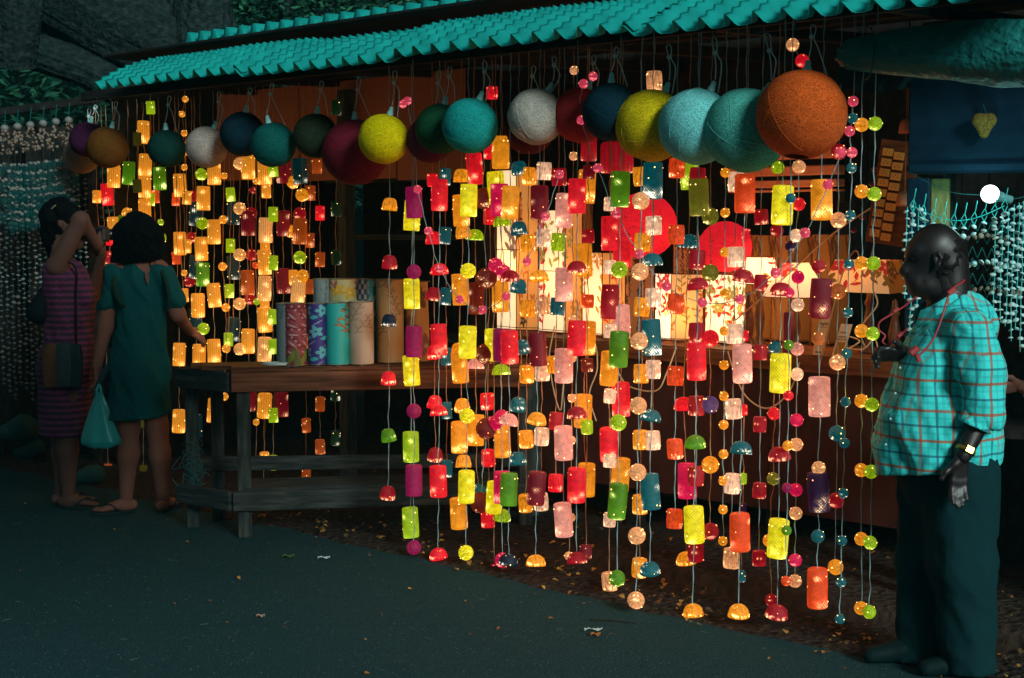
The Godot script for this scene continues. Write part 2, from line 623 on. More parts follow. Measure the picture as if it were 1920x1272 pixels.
func make_shades() -> void:
	org = Vector3.ZERO
	for k in KIND:
		var spec: Array = KIND[k]
		var r: float = spec[1]
		var h: float = spec[2]
		for variant in 3:
			var st := mb()
			var prof := []
			noise.seed = 40 + variant
			if k in ["B", "M", "N", "b", "G"]:
				for i in 13:
					var a := -PI / 2 + PI * i / 12
					prof.append(Vector2(maxf(cos(a) * r, 0.0005), sin(a) * h))
			elif k in ["D", "d"]:
				prof.append(Vector2(r * 0.93, -h * 0.96))
				for i in 9:
					var a := PI / 2 * i / 8
					prof.append(Vector2(maxf(pow(cos(a), 0.75 if k == "D" else 0.45) * r, 0.0005), -h + 2.0 * h * sin(a)))
			else:
				var belly := 0.05 if k in ["c", "j", "q"] else 0.015
				prof = [Vector2(r * 0.8, -h * 0.97), Vector2(r * 0.93, -h)]
				for i in 7:
					var y := -0.94 + 1.88 * i / 6
					prof.append(Vector2(r * (1.0 - belly * y * y * 1.6 + belly * 0.5), y * h))
				prof.append_array([Vector2(r * 0.9, h), Vector2(r * 0.5, h * 1.01), Vector2(0.004, h * 1.0)])
			lathe(st, Transform3D(Basis.from_scale(Vector3(1.0 + 0.03 * (variant - 1), 1, 1.0 - 0.03 * (variant - 1))), Vector3.ZERO), prof, 18, 0.05 if k in ["c", "j", "d", "D", "n"] else 0.025)
			shade_mesh[k + str(variant)] = mesh_of(st)
			# the tips of the small bulbs that show through the threads
			var bulbs := mb()
			rng.seed = k.hash() + variant
			var many := 3 if r < 0.03 else 6
			for i in many:
				var a := TAU * (i + rng.randf() * 0.7) / many
				var y := rng.randf_range(-0.85, -0.3) if i < many - 3 else (0.7 if i < many - 1 else 0.1)
				var q := r * 0.985
				if k in ["B", "M", "N", "b", "G"]:
					q = r * sqrt(1.0 - y * y)
				elif k in ["D", "d"]:
					q = r * 0.97 * cos(asin(clampf((y + 1.0) / 2.0, 0, 1)))
				ball(bulbs, Vector3(cos(a) * q, y * h, sin(a) * q), Vector3.ONE * (0.0022 if r < 0.03 else 0.0029), 6)
			shade_mesh["bulb" + k + str(variant)] = mesh_of(bulbs)
	noise.seed = 3

var beam_y := 2.47
var string_count := 0

# a string of shades: x_top and x_low are where it hangs at two heights, v how far behind the front beam
func string_of(label: String, x_top: float, x_low: float, v: float, items: String, group := "strings of lamps along the stall front") -> void:
	string_count += 1
	rng.seed = 7000 + string_count
	var words := items.split(" ")
	var spots := []
	for w in words:
		var body := w.substr(2)
		var off := 0.0
		for sign_mark in ["+", "-"]:
			if body.contains(sign_mark):
				off = float(body.get_slice(sign_mark, 1)) * (1.0 if sign_mark == "+" else -1.0)
				body = body.get_slice(sign_mark, 0)
		var y := float(body)
		spots.append([w[0], w[1], front(lerpf(x_top, x_low, (y - 350.0) / 750.0) + off, y, v)])
	var first: Vector3 = spots[0][2]
	var top := Vector3(first.x, maxf(beam_y + 0.03, first.y + 0.12), first.z)
	var o := thing("lamp_string", label, "string lights", top, group)
	var cord := [top]
	var last := top
	for s in spots:
		var p: Vector3 = s[2]
		var steps := int((last.y - p.y) / 0.05) + 1
		for i in range(1, steps):
			var q := last.lerp(p, float(i) / steps)
			cord.append(q + Vector3(rng.randf_range(-1, 1), 0, rng.randf_range(-1, 1)) * 0.0034)
		cord.append(p)
		last = p
	var st := mb()
	tube(st, cord, 0.0015, 4)
	var twin := []
	for i in cord.size():
		twin.append(cord[i] + Vector3(sin(i * 1.3), 0, cos(i * 1.3)) * 0.0026)
	tube(st, twin, 0.0013, 4)
	build(o, "cord", st, cord_mat if v < 0.09 else cord_lit_warm)
	var mid := spots.size() / 2
	for i in spots.size():
		var s: Array = spots[i]
		var spec: Array = KIND[s[0]]
		var variant := str(rng.randi() % 3)
		var p := part(o, "shade", shade_mesh[s[0] + variant], woven(spec[0], s[1]), s[2] - top)
		var lean := 0.17 if s[0] in ["D", "d"] else 0.07
		p.rotation = Vector3(rng.randf_range(-lean, lean), rng.randf() * TAU, rng.randf_range(-lean, lean))
		p.set_meta("label", "%s %s lampshade" % [COLOR_WORD[s[1]], spec[3]])
		if not s[1] in ["p", "q"]:
			var b := part(p, "fairy_light", shade_mesh["bulb" + s[0] + variant], bulb_dim if s[1] in ["r", "k", "m", "g", "u", "z", "x"] else bulb_mat)
			b.set_meta("kind", "stuff")
		if i == mid and not s[1] in ["p", "q", "h"]:
			var c: Color = (THREAD[s[1]][0] as Color).lerp(Color(1, 0.7, 0.4), 0.4)
			omni(p, Vector3.ZERO, c, 0.012, 0.012)

var cord_mat: StandardMaterial3D
var cord_lit_warm: StandardMaterial3D
var cord_pale: StandardMaterial3D
var bulb_mat: StandardMaterial3D
var bulb_dim: StandardMaterial3D

# ---------------------------------------------------------------- the setting
func make_ground() -> void:
	org = Vector3.ZERO
	var road := mb()
	var rows := []
	for i in 2:
		var row := PackedVector3Array()
		for j in 2:
			row.append(Vector3(-60 + 120 * j, 0, -60 + 120 * i))
		rows.append(row)
	grid(road, rows, true)
	structure("road", road, asphalt)
	# trodden earth under the stall, a little higher, with a worn edge
	var earth := mb()
	rows = []
	noise.seed = 21
	for i in 34:
		var v: float = [-0.09, -0.03, 0.02, 0.07, 0.13, 0.2, 0.27, 0.33, 0.38, 0.4, 0.43, 0.47, 0.55, 0.65][i] if i < 14 else 0.65 + (i - 13) * 0.28
		var row := PackedVector3Array()
		for j in 181:
			var t := -5.0 + j * 0.12
			var q := v + (0.09 * noise.get_noise_2d(t * 60.0, 3.0) + 0.06 * noise.get_noise_2d(t * 300.0, 9.0)) * (1.0 if v < 0.6 else 0.0)
			var y := -0.012 if i == 0 else 0.004 + 0.010 * clampf(v * 3.0, 0.0, 1.0) + (0.003 if v < 0.1 else 0.012) * noise.get_noise_2d(t * 240.0, v * 240.0) + 0.006 * noise.get_noise_2d(t * 900.0, v * 900.0)
			var ledge := clampf((1.9 - t) / 0.5, 0.0, 1.0) * 0.07
			if v >= 0.43:
				y += ledge
			elif v >= 0.40:
				y += ledge * 0.75
			row.append(stall(t, y, q))
		rows.append(row)
	grid(earth, rows)
	structure("earth_verge", earth, soil)

func make_litter() -> void:
	# fallen leaves, mostly where the earth meets the road
	org = Vector3.ZERO
	var st := mb()
	var rim := PackedVector3Array()
	var spine := PackedVector3Array()
	var other := PackedVector3Array()
	for i in 6:
		var u := i / 5.0
		var w := 0.32 * sin(PI * pow(u, 0.8)) + 0.02
		rim.append(Vector3(u - 0.5, 0.12 * w + 0.1 * sin(u * 5.0), w))
		spine.append(Vector3(u - 0.5, 0.1 * sin(u * 5.0) - 0.02, 0))
		other.append(Vector3(u - 0.5, 0.2 * w + 0.1 * sin(u * 5.0), -w))
	grid(st, [rim, spine, other], true)
	var me := mesh_of(st)
	rng.seed = 55
	var mm := MultiMesh.new()
	mm.transform_format = MultiMesh.TRANSFORM_3D
	mm.use_colors = true
	mm.mesh = me
	mm.instance_count = 620
	for i in 620:
		var t := rng.randf_range(-1.2, 4.4)
		var v := rng.randfn(0.12, 0.16)
		if i % 9 == 0:
			v = rng.randf_range(-1.6, 0.0)
			t = rng.randf_range(-1.0, 6.0)
		elif i % 4 == 0:
			v = rng.randf_range(0.3, 1.6)
		var y := 0.012 if v < -0.05 else 0.032
		if v > 0.45:
			y += clampf((1.9 - t) / 0.5, 0.0, 1.0) * 0.07
		var size := rng.randf_range(0.014, 0.038) * (0.7 if v < -0.1 else 1.0)
		var b := Basis.from_euler(Vector3(rng.randf_range(-0.4, 0.4), rng.randf() * TAU, rng.randf_range(-0.4, 0.4))).scaled(Vector3.ONE * size)
		mm.set_instance_transform(i, Transform3D(b, stall(t, y, v)))
		var c := Color(0.30, 0.13, 0.035).lerp(Color(0.42, 0.24, 0.05), rng.randf()) if rng.randf() < 0.55 else Color(0.10, 0.06, 0.03)
		mm.set_instance_color(i, c)
	var o := MultiMeshInstance3D.new()
	put(o, "fallen_leaves", self)
	o.multimesh = mm
	o.material_override = leaf_mat
	o.set_meta("kind", "stuff")
	tag(o, "dry fallen leaves along the edge of the road", "leaves")
	# grit and straw on the road
	var grit := mb()
	grit.set_smooth_group(-1)
	box(grit, Transform3D.IDENTITY, Vector3(1, 0.25, 0.3), 0.05)
	var mg := MultiMesh.new()
	mg.transform_format = MultiMesh.TRANSFORM_3D
	mg.mesh = mesh_of(grit)
	mg.instance_count = 1800
	for i in 1800:
		var p := ground(rng.randf_range(-60, 1980), rng.randf_range(940, 1300))
		var l := rng.randf_range(0.006, 0.05) if i % 24 == 0 else rng.randf_range(0.003, 0.008)
		mg.set_instance_transform(i, Transform3D(Basis(Vector3.UP, rng.randf() * TAU).scaled_local(Vector3(l, 0.006, 0.005)), p + Vector3(0, 0.003, 0)))
	var og := MultiMeshInstance3D.new()
	put(og, "grit", self)
	og.multimesh = mg
	og.material_override = plain(lin(0.08, 0.14, 0.14), 0.9)
	og.set_meta("kind", "stuff")
	tag(og, "pale grit and bits of straw strewn over the road", "grit")
	# larger scraps
	var scraps := [["paper_scrap", "small white paper scrap on the road before the table", "paper", 607, 1051, 0.06, 0.02, lin(0.5, 0.75, 0.85)], ["green_leaf", "single green leaf lying on the road near the table", "leaf", 540, 1048, 0.06, 0.03, lin(0.06, 0.16, 0.04)],
		["paper_scrap", "crumpled pale wrapper on the open road", "paper", 488, 1161, 0.035, 0.02, lin(0.4, 0.3, 0.2)], ["wood_chip", "orange brown leaf lying alone on the road below the orange domes", "leaf", 1117, 1196, 0.04, 0.025, lin(0.4, 0.16, 0.04)],
		["paper_scrap", "thin torn white strip on the road below the green ball", "paper", 1113, 1187, 0.075, 0.012, lin(0.5, 0.6, 0.6)], ["wood_chip", "small square orange chip on the verge beside the man", "chip", 1626, 1204, 0.032, 0.02, lin(0.5, 0.22, 0.05)]]
	for s in scraps:
		var p := ground(s[3], s[4]) + Vector3(0, 0.012, 0)
		var o2 := thing(s[0], s[1], s[2], p)
		var q := mb()
		var r2 := []
		for i in 5:
			var row := PackedVector3Array()
			for j in 4:
				row.append(p + Vector3((i / 4.0 - 0.5) * s[5], 0.006 * sin(i * 2.1 + j * 1.7) + 0.003, (j / 3.0 - 0.5) * s[6]))
			r2.append(row)
		grid(q, r2)
		build(o2, "piece", q, plain(s[7], 0.8, 0.0, true))
	var sp := ground(1150, 1168) + Vector3(0, 0.006, 0)
	var stick := thing("twig", "long thin dark twig on the road edge below the strings", "twig", sp)
	var stt := mb()
	tube(stt, [sp + Vector3(-0.1, 0, -0.03), sp + Vector3(0, 0.004, 0), sp + Vector3(0.09, 0.001, 0.035)], 0.004, 5, 0.002)
	build(stick, "stem", stt, plain(lin(0.03, 0.025, 0.02)))

func leaves_on(parent: Node3D, where: Callable, count: int, size: float, number: int, m: Material) -> void:
	var st := mb()
	var save := org
	org = Vector3.ZERO
	var a := PackedVector3Array([Vector3(-0.5, 0, 0), Vector3(-0.1, -0.05, 0.24), Vector3(0.5, -0.12, 0)])
	var b := PackedVector3Array([Vector3(-0.5, 0, 0), Vector3(-0.05, 0.05, 0), Vector3(0.5, -0.12, 0)])
	var c := PackedVector3Array([Vector3(-0.5, 0, 0), Vector3(-0.1, -0.05, -0.24), Vector3(0.5, -0.12, 0)])
	grid(st, [a, b, c], true)
	var mm := MultiMesh.new()
	mm.transform_format = MultiMesh.TRANSFORM_3D
	mm.use_colors = true
	mm.mesh = mesh_of(st)
	mm.instance_count = count
	rng.seed = number
	for i in count:
		var p: Vector3 = where.call()
		var k := size * rng.randf_range(0.6, 1.3)
		mm.set_instance_transform(i, Transform3D(Basis.from_euler(Vector3(rng.randf_range(-0.8, 0.8), rng.randf() * TAU, rng.randf_range(-0.8, 0.8))).scaled(Vector3.ONE * k), p - save))
		mm.set_instance_color(i, Color(0.012, 0.075, 0.05).lerp(Color(0.06, 0.26, 0.13), rng.randf() * rng.randf()))
	var o := MultiMeshInstance3D.new()
	put(o, "crown", parent)
	o.set_meta("kind", "stuff")
	o.multimesh = mm
	o.material_override = m
	org = save

func make_trees() -> void:
	# the old tree whose trunks lean across behind the stall; its crown is out of view, placed to shade the far end
	var foot := at(395, 470, 12.4)
	foot.y = 0.0
	var tree := thing("old_tree", "huge old tree with leaning furrowed trunks behind the far end of the stall", "tree", foot)
	noise.seed = 77
	for spec in [["trunk", [at(-330, -330, 11.4), at(-60, -130, 11.8), at(170, 10, 12.2), at(360, 150, 12.6), at(430, 480, 12.9)], 0.40, 0.36], ["limb", [at(-180, 0, 11.4), at(40, 88, 11.8), at(200, 150, 12.2), at(340, 260, 12.5)], 0.13, 0.16], ["limb", [at(368, -330, 12.5), at(372, -60, 12.4), at(372, 60, 12.4), at(385, 250, 12.4), Vector3(foot.x, -0.1, foot.z)], 0.2, 0.4], ["limb", [at(-30, -260, 10.4), at(30, -60, 10.6), at(20, 120, 10.8)], 0.22, 0.16]]:
		var st := mb()
		var pts := curve(spec[1], 14)
		var rows := []
		for i in pts.size():
			var d: Vector3 = (pts[mini(i + 1, pts.size() - 1)] - pts[maxi(i - 1, 0)]).normalized()
			var s := d.cross(Vector3(0, 0.2, 1)).normalized()
			var w := s.cross(d)
			var row := PackedVector3Array()
			for j in 97:
				var a := TAU * (j % 96) / 96
				var r: float = lerpf(spec[2], spec[3], float(i) / pts.size())
				r *= 1.0 + 0.16 * noise.get_noise_3d(cos(a) * 120.0, sin(a) * 120.0, i * 2.5) + 0.16 * absf(noise.get_noise_3d(cos(a) * 620.0, sin(a) * 620.0, i * 4.0)) + 0.05 * noise.get_noise_3d(cos(a) * 1500.0, sin(a) * 1500.0, i * 12.0)
				row.append(pts[i] + (s * cos(a) + w * sin(a)) * r)
			rows.append(row)
		grid(st, rows)
		build(tree, spec[0], st, bark)
	leaves_on(tree, func() -> Vector3: return Vector3(-4.6 + rng.randfn(0, 1.7), 4.9 + absf(rng.randfn(0, 0.9)), -8.6 + rng.randfn(0, 1.7)), 2600, 0.2, 901, leaf_mat)
	# the trees beyond the roof
	var spots := [[470.0, 13.6, 0.05, "slim tree with dark leaves beyond the roof, nearest the leaning trunks"], [545.0, 13.2, 0.085, "tree with a straight dark trunk and feathery leaves beyond the roof ridge"], [612.0, 13.9, 0.15, "tree with the thicker bare trunk beyond the middle of the upper roof"], [760.0, 15.0, 0.13, "leafy tree beyond the upper roof where it leaves the picture"]]
	for s in spots:
		var f := at(s[0], 470, s[1])
		f.y = 0.0
		var o := thing("forest_tree", s[3], "tree", f, "trees beyond the roof")
		var st := mb()
		tube(st, curve([f + Vector3(0, -0.1, 0), f + Vector3(0.05, 1.6, 0), f + Vector3(-0.02, 3.2, 0), f + Vector3(0.06, 5.2, 0)], 5), s[2] * 1.15, 12, s[2] * 0.7)
		build(o, "trunk", st, bark)
		for j in 5:
			var y := 2.9 + j * 0.4
			var limb := mb()
			var dir := Vector3(cos(j * 2.4 + s[0]), 0.6, sin(j * 2.4 + s[0]) * 0.6)
			tube(limb, curve([f + Vector3(0, y, 0), f + Vector3(0, y, 0) + dir * 0.5, f + Vector3(0, y + 0.1, 0) + dir * 1.1], 4), 0.03, 6, 0.008)
			build(o, "limb", limb, bark)
		leaves_on(o, func() -> Vector3:
			var j := rng.randi() % 5
			var dir := Vector3(cos(j * 2.4 + s[0]), 0.6, sin(j * 2.4 + s[0]) * 0.6)
			var q := rng.randf_range(0.2, 1.2)
			return f + Vector3(0, 2.9 + j * 0.4, 0) + dir * q + Vector3(rng.randfn(0, 0.28), rng.randfn(0, 0.2), rng.randfn(0, 0.25)), 3000, 0.085, int(s[0]), leaf_mat)
	# an unseen tree, out of view, placed to shade the far end
	var near_foot := Vector3(-2.6, 0, -0.7)
	var unseen_tree := thing("unseen_shade_tree", "unseen tree out of view, placed so that its crown shades the far end", "tree", near_foot)
	var nst := mb()
	tube(nst, curve([near_foot, near_foot + Vector3(0.4, 2.0, 0.0), near_foot + Vector3(3.0, 3.4, -1.1)], 6), 0.2, 12, 0.12)
	build(unseen_tree, "trunk", nst, bark)
	leaves_on(unseen_tree, func() -> Vector3: return Vector3(0.4 + rng.randfn(0, 0.85), maxf(2.45, 3.45 + rng.randfn(0, 0.5)), -1.9 + rng.randfn(0, 0.5)), 3600, 0.22, 902, leaf_mat)
	# a hedge-like mass far behind closes the view
	org = Vector3.ZERO
	var far := Node3D.new()
	put(far, "forest", self)
	far.set_meta("kind", "stuff")
	tag(far, "dark mass of leaves of the wood far behind the stall", "wood")
	leaves_on(far, func() -> Vector3:
		var p := at(rng.randf_range(-250, 1250), rng.randf_range(-140, 420), rng.randf_range(16.0, 19.0))
		return p + Vector3(0, 0.3 * sin(p.x * 2.0), 0), 14000, 0.17, 333, leaf_mat)
	var backdrop := mb()
	var rows2 := []
	for i in 6:
		var row := PackedVector3Array()
		for j in 30:
			row.append(Vector3(-22 + j * 1.6, i * 2.2, -20.0 - i * 0.5 + 0.6 * sin(j * 1.3 + i)))
		rows2.append(row)
	grid(backdrop, rows2)
	structure("dark_backdrop", backdrop, plain(lin(0.002, 0.008, 0.007), 0.95, 0.0, true))  # near-black upright sheet that closes the gaps between the leaves

# ---------------------------------------------------------------- the stall
func make_stall() -> Node3D:
	var o := thing("market_stall", "long roadside lamp stall with a pale wavy sheet roof and dark timber frame", "stall", stall(2.2, 0, 0.9))
	# wavy sheets of the lower roof: steep at the eave, flat at the back, pressed in small steps
	var eave0 := front(1730, 15, -0.34)
	var eave1 := front(168, 174, -0.34)
	var t0 := along(1730, 15, -0.34) - 0.5
	var t1 := along(168, 174, -0.34)
	var y0 := eave0.y + (eave0.y - eave1.y) / (along(1730, 15, -0.34) - along(168, 174, -0.34)) * -0.5
	var y1 := eave1.y
	var cuts := [t0, 0.72, 2.12, 3.28, t1]
	var wave := 0.122
	noise.seed = 12
	for s in 4:
		var a: float = cuts[s] - (0.05 if s > 0 else 0.0)
		var b: float = cuts[s + 1]
		var n := int((b - a) / wave * 9.0)
		var st := mb()
		var rows := []
		var lift := [0.0, 0.012, 0.0, 0.016][s] as float
		var under := mb()
		for i in 24:
			var q := (i / 2 + (0.0 if i % 2 == 0 else 0.86)) / 11.86
			var row := PackedVector3Array()
			for j in n + 1:
				var t := lerpf(a, b, float(j) / n)
				var ph := fposmod(t / wave, 1.0)
				# a rounded crest with one steep side, like a pressed pantile sheet
				var crest := smoothstep(0.42, 0.88, ph) * (1.0 - smoothstep(0.9, 1.0, ph))
				var bend := 0.42 * q - 0.2 * q * q
				var y := lerpf(y0, y1, (t - t0) / (t1 - t0)) + bend + 0.046 * crest * (1.0 - 0.3 * q) + (0.016 if i % 2 == 0 else 0.0) + lift - 0.012
				if s == 2 and ph < 2.0:
					y += 0.05 * clampf((a + 0.28 - t) / 0.28, 0.0, 1.0) * q
				y += 0.006 * noise.get_noise_2d(t * 90.0, q * 60.0) + 0.014 * noise.get_noise_1d(t * 25.0 + s * 50.0)
				var v := -0.34 + 0.62 * q - 0.02 * crest * (1.0 - q) + 0.012 * noise.get_noise_1d(floor(t / wave) * 31.0) + 0.008 * lift * 20.0
				row.append(stall(t, y, v))
			rows.append(row)
		grid(st, rows)
		build(o, "roof_sheet", st, roof_mat)
	# the upper roof: a dark board, the sheet's crests showing over it
	var up0 := front(1500, -72, 0.8)
	var up1 := front(338, 78, 0.8)
	var ta := along(1500, -72, 0.8)
	var tb := along(338, 78, 0.8)
	var crown := mb()
	var rows2 := []
	var n2 := int((tb - ta) / 0.142 * 8.0)
	for i in 5:
		var row := PackedVector3Array()
		for j in n2 + 1:
			var t := lerpf(ta, tb, float(j) / n2)
			var ph := fposmod(t / 0.142, 1.0)
			var crest := clampf(minf(ph * 5.0, (0.72 - ph) * 5.0), 0.0, 1.0)
			row.append(stall(t, lerpf(up0.y, up1.y, (t - ta) / (tb - ta)) - 0.040 + 0.095 * crest + [0.0, 0.0, 0.01, 0.03, 0.06][i] + (-0.02 - 0.05 * crest if i == 0 else 0.0), 0.8 + maxi(0, i - 1) * 0.3))
		rows2.append(row)
	grid(crown, rows2)
	build(o, "upper_roof_sheet", crown, roof_mat)
	var fascia := mb()
	board(fascia, stall(ta, up0.y - 0.17, 0.785), stall(tb + 0.06, up1.y - 0.17, 0.785), 0.27, 0.02, Vector3.UP)
	build(o, "fascia_board", fascia, beam_wood)
	# beams
	var beam := mb()
	board(beam, stall(-1.4, beam_y + 0.035, 0.02), stall(5.35, beam_y + 0.035, 0.02), 0.055, 0.045, Vector3.UP)
	build(o, "beam", beam, beam_wood)
	for v in [0.5, 1.1]:
		var bm := mb()
		board(bm, stall(-1.3, beam_y + 0.12 + v * 0.06, v), stall(5.3, beam_y + 0.12 + v * 0.06, v), 0.07, 0.05, Vector3.UP)
		build(o, "beam", bm, beam_wood)
	for k in 8:
		var t := -0.9 + k * 0.86
		var r := mb()
		board(r, stall(t, beam_y + 0.085, 0.06), stall(t, beam_y + 0.22, 2.7), 0.06, 0.045, Vector3.UP)
		build(o, "rafter", r, dark_wood)
	# ceiling of dark boards above the inside
	for k in 9:
		var v := 0.32 + k * 0.27
		var c := mb()
		board(c, stall(-1.5, beam_y + 0.3 + v * 0.03, v), stall(5.4, beam_y + 0.3 + v * 0.03, v), 0.262, 0.02, INTO)
		build(o, "ceiling_board", c, beam_wood)
	# posts
	for p in [[908.0, 1.0, 0.11], [650.0, 1.15, 0.085], [1755.0, 0.9, 0.12], [262.0, 1.2, 0.09]]:
		var t := along(p[0], 500, p[1])
		var st := mb()
		box(st, Transform3D(STALL, stall(t, 1.27, p[1])), Vector3(p[2], 2.56, p[2]), 0.006)
		build(o, "post", st, dark_wood if p[0] != 650.0 else slate_wood)
	# back wall boards
	for k in 30:
		var t := -1.6 + k * 0.245
		var st := mb()
		box(st, Transform3D(STALL, stall(t, 1.5, 2.66 + 0.006 * (k % 2))), Vector3(0.238, 2.96, 0.025), 0.004)
		build(o, "back_wall_board", st, dark_wood)
	for side in [-1.72, 5.78]:
		for k in 9:
			var st := mb()
			box(st, Transform3D(STALL, stall(side, 1.36, 0.62 + k * 0.245)), Vector3(0.025, 2.6, 0.238), 0.004)
			build(o, "end_wall_board", st, dark_wood)
	# plywood above the opening
	for p in [[868.0, 742.0, 2.08], [739.0, 560.0, 2.1], [557.0, 405.0, 2.09]]:
		var ta2 := along(p[0], 330, 1.2)
		var tb2 := along(p[1], 330, 1.2)
		var lowy := front(p[0], 334, 1.2).y
		var st := mb()
		box(st, Transform3D(STALL, stall((ta2 + tb2) / 2, (lowy + 2.62) / 2, 1.22)), Vector3(tb2 - ta2, 2.62 - lowy, 0.014), 0.003)
		build(o, "plywood_panel", st, plywood)
	# window shelf and frame in the dark opening
	for p in [[940.0, 640.0, 330.0, 0.03], [930.0, 665.0, 446.0, 0.035], [930.0, 660.0, 640.0, 0.03]]:
		var st := mb()
		var a := front(p[0], p[2], 1.5)
		board(st, Vector3(a.x, a.y, a.z), Vector3(0, a.y, 0) + stall(along(p[1], p[2], 1.5), 0, 1.5), 0.3, p[3], INTO)
		build(o, "shelf", st, slate_rail)
	# counter
	var ct := along(905, 640, 1.2)
	var ce := along(1790, 640, 1.2)
	counter_y = front(1300, 652, 1.2).y
	for k in 3:
		var st := mb()
		board(st, stall(ce, counter_y - 0.016, 1.32 + k * 0.235), stall(ct, counter_y - 0.016, 1.32 + k * 0.235), 0.23, 0.032, INTO)
		build(o, "counter_board", st, brown_wood)
	var lip := mb()
	board(lip, stall(ce, counter_y - 0.045, 1.19), stall(ct, counter_y - 0.045, 1.19), 0.075, 0.024, Vector3.UP)
	build(o, "counter_edge", lip, brown_wood)
	for k in 3:
		var a := lerpf(ce, ct, k / 3.0) + 0.002
		var b := lerpf(ce, ct, (k + 1) / 3.0) - 0.002
		var st := mb()
		box(st, Transform3D(STALL, stall((a + b) / 2, (counter_y - 0.08 + 0.235) / 2, 1.225)), Vector3(b - a, counter_y - 0.08 - 0.235, 0.016), 0.003)
		build(o, "counter_panel", st, panel_wood)
	for k in 4:
		var st := mb()
		box(st, Transform3D(STALL, stall(lerpf(ce, ct, (k + 0.1) / 3.3), 0.47, 1.3)), Vector3(0.08, 0.94, 0.08), 0.005)
		build(o, "counter_leg", st, dark_wood)
	# planks of a shutter behind the counter
	var sh := thing("plank_shutter", "salmon shutter of horizontal planks with open gaps behind the brown ball", "shutter", front(1480, 330, 1.9))
	var sx0 := along(1590, 330, 1.9)
	var sx1 := along(1385, 330, 1.9)
	for p in [[291.0, 0.05], [321.0, 0.052], [345.0, 0.042], [358.0, 0.012]]:
		var st := mb()
		var y := front(1480, p[0], 1.9).y
		box(st, Transform3D(STALL, stall((sx0 + sx1) / 2 + 0.04, y, 1.9)), Vector3(sx1 - sx0, p[1], 0.09), 0.005)
		build(sh, "plank", st, salmon_wood)
	for t in [sx0 + 0.06, sx1 - 0.02]:
		var st := mb()
		box(st, Transform3D(STALL, stall(t, front(1480, 325, 1.9).y, 1.97)), Vector3(0.03, 0.34, 0.03))
		build(sh, "batten", st, dark_wood)
	return o

var counter_y := 1.0

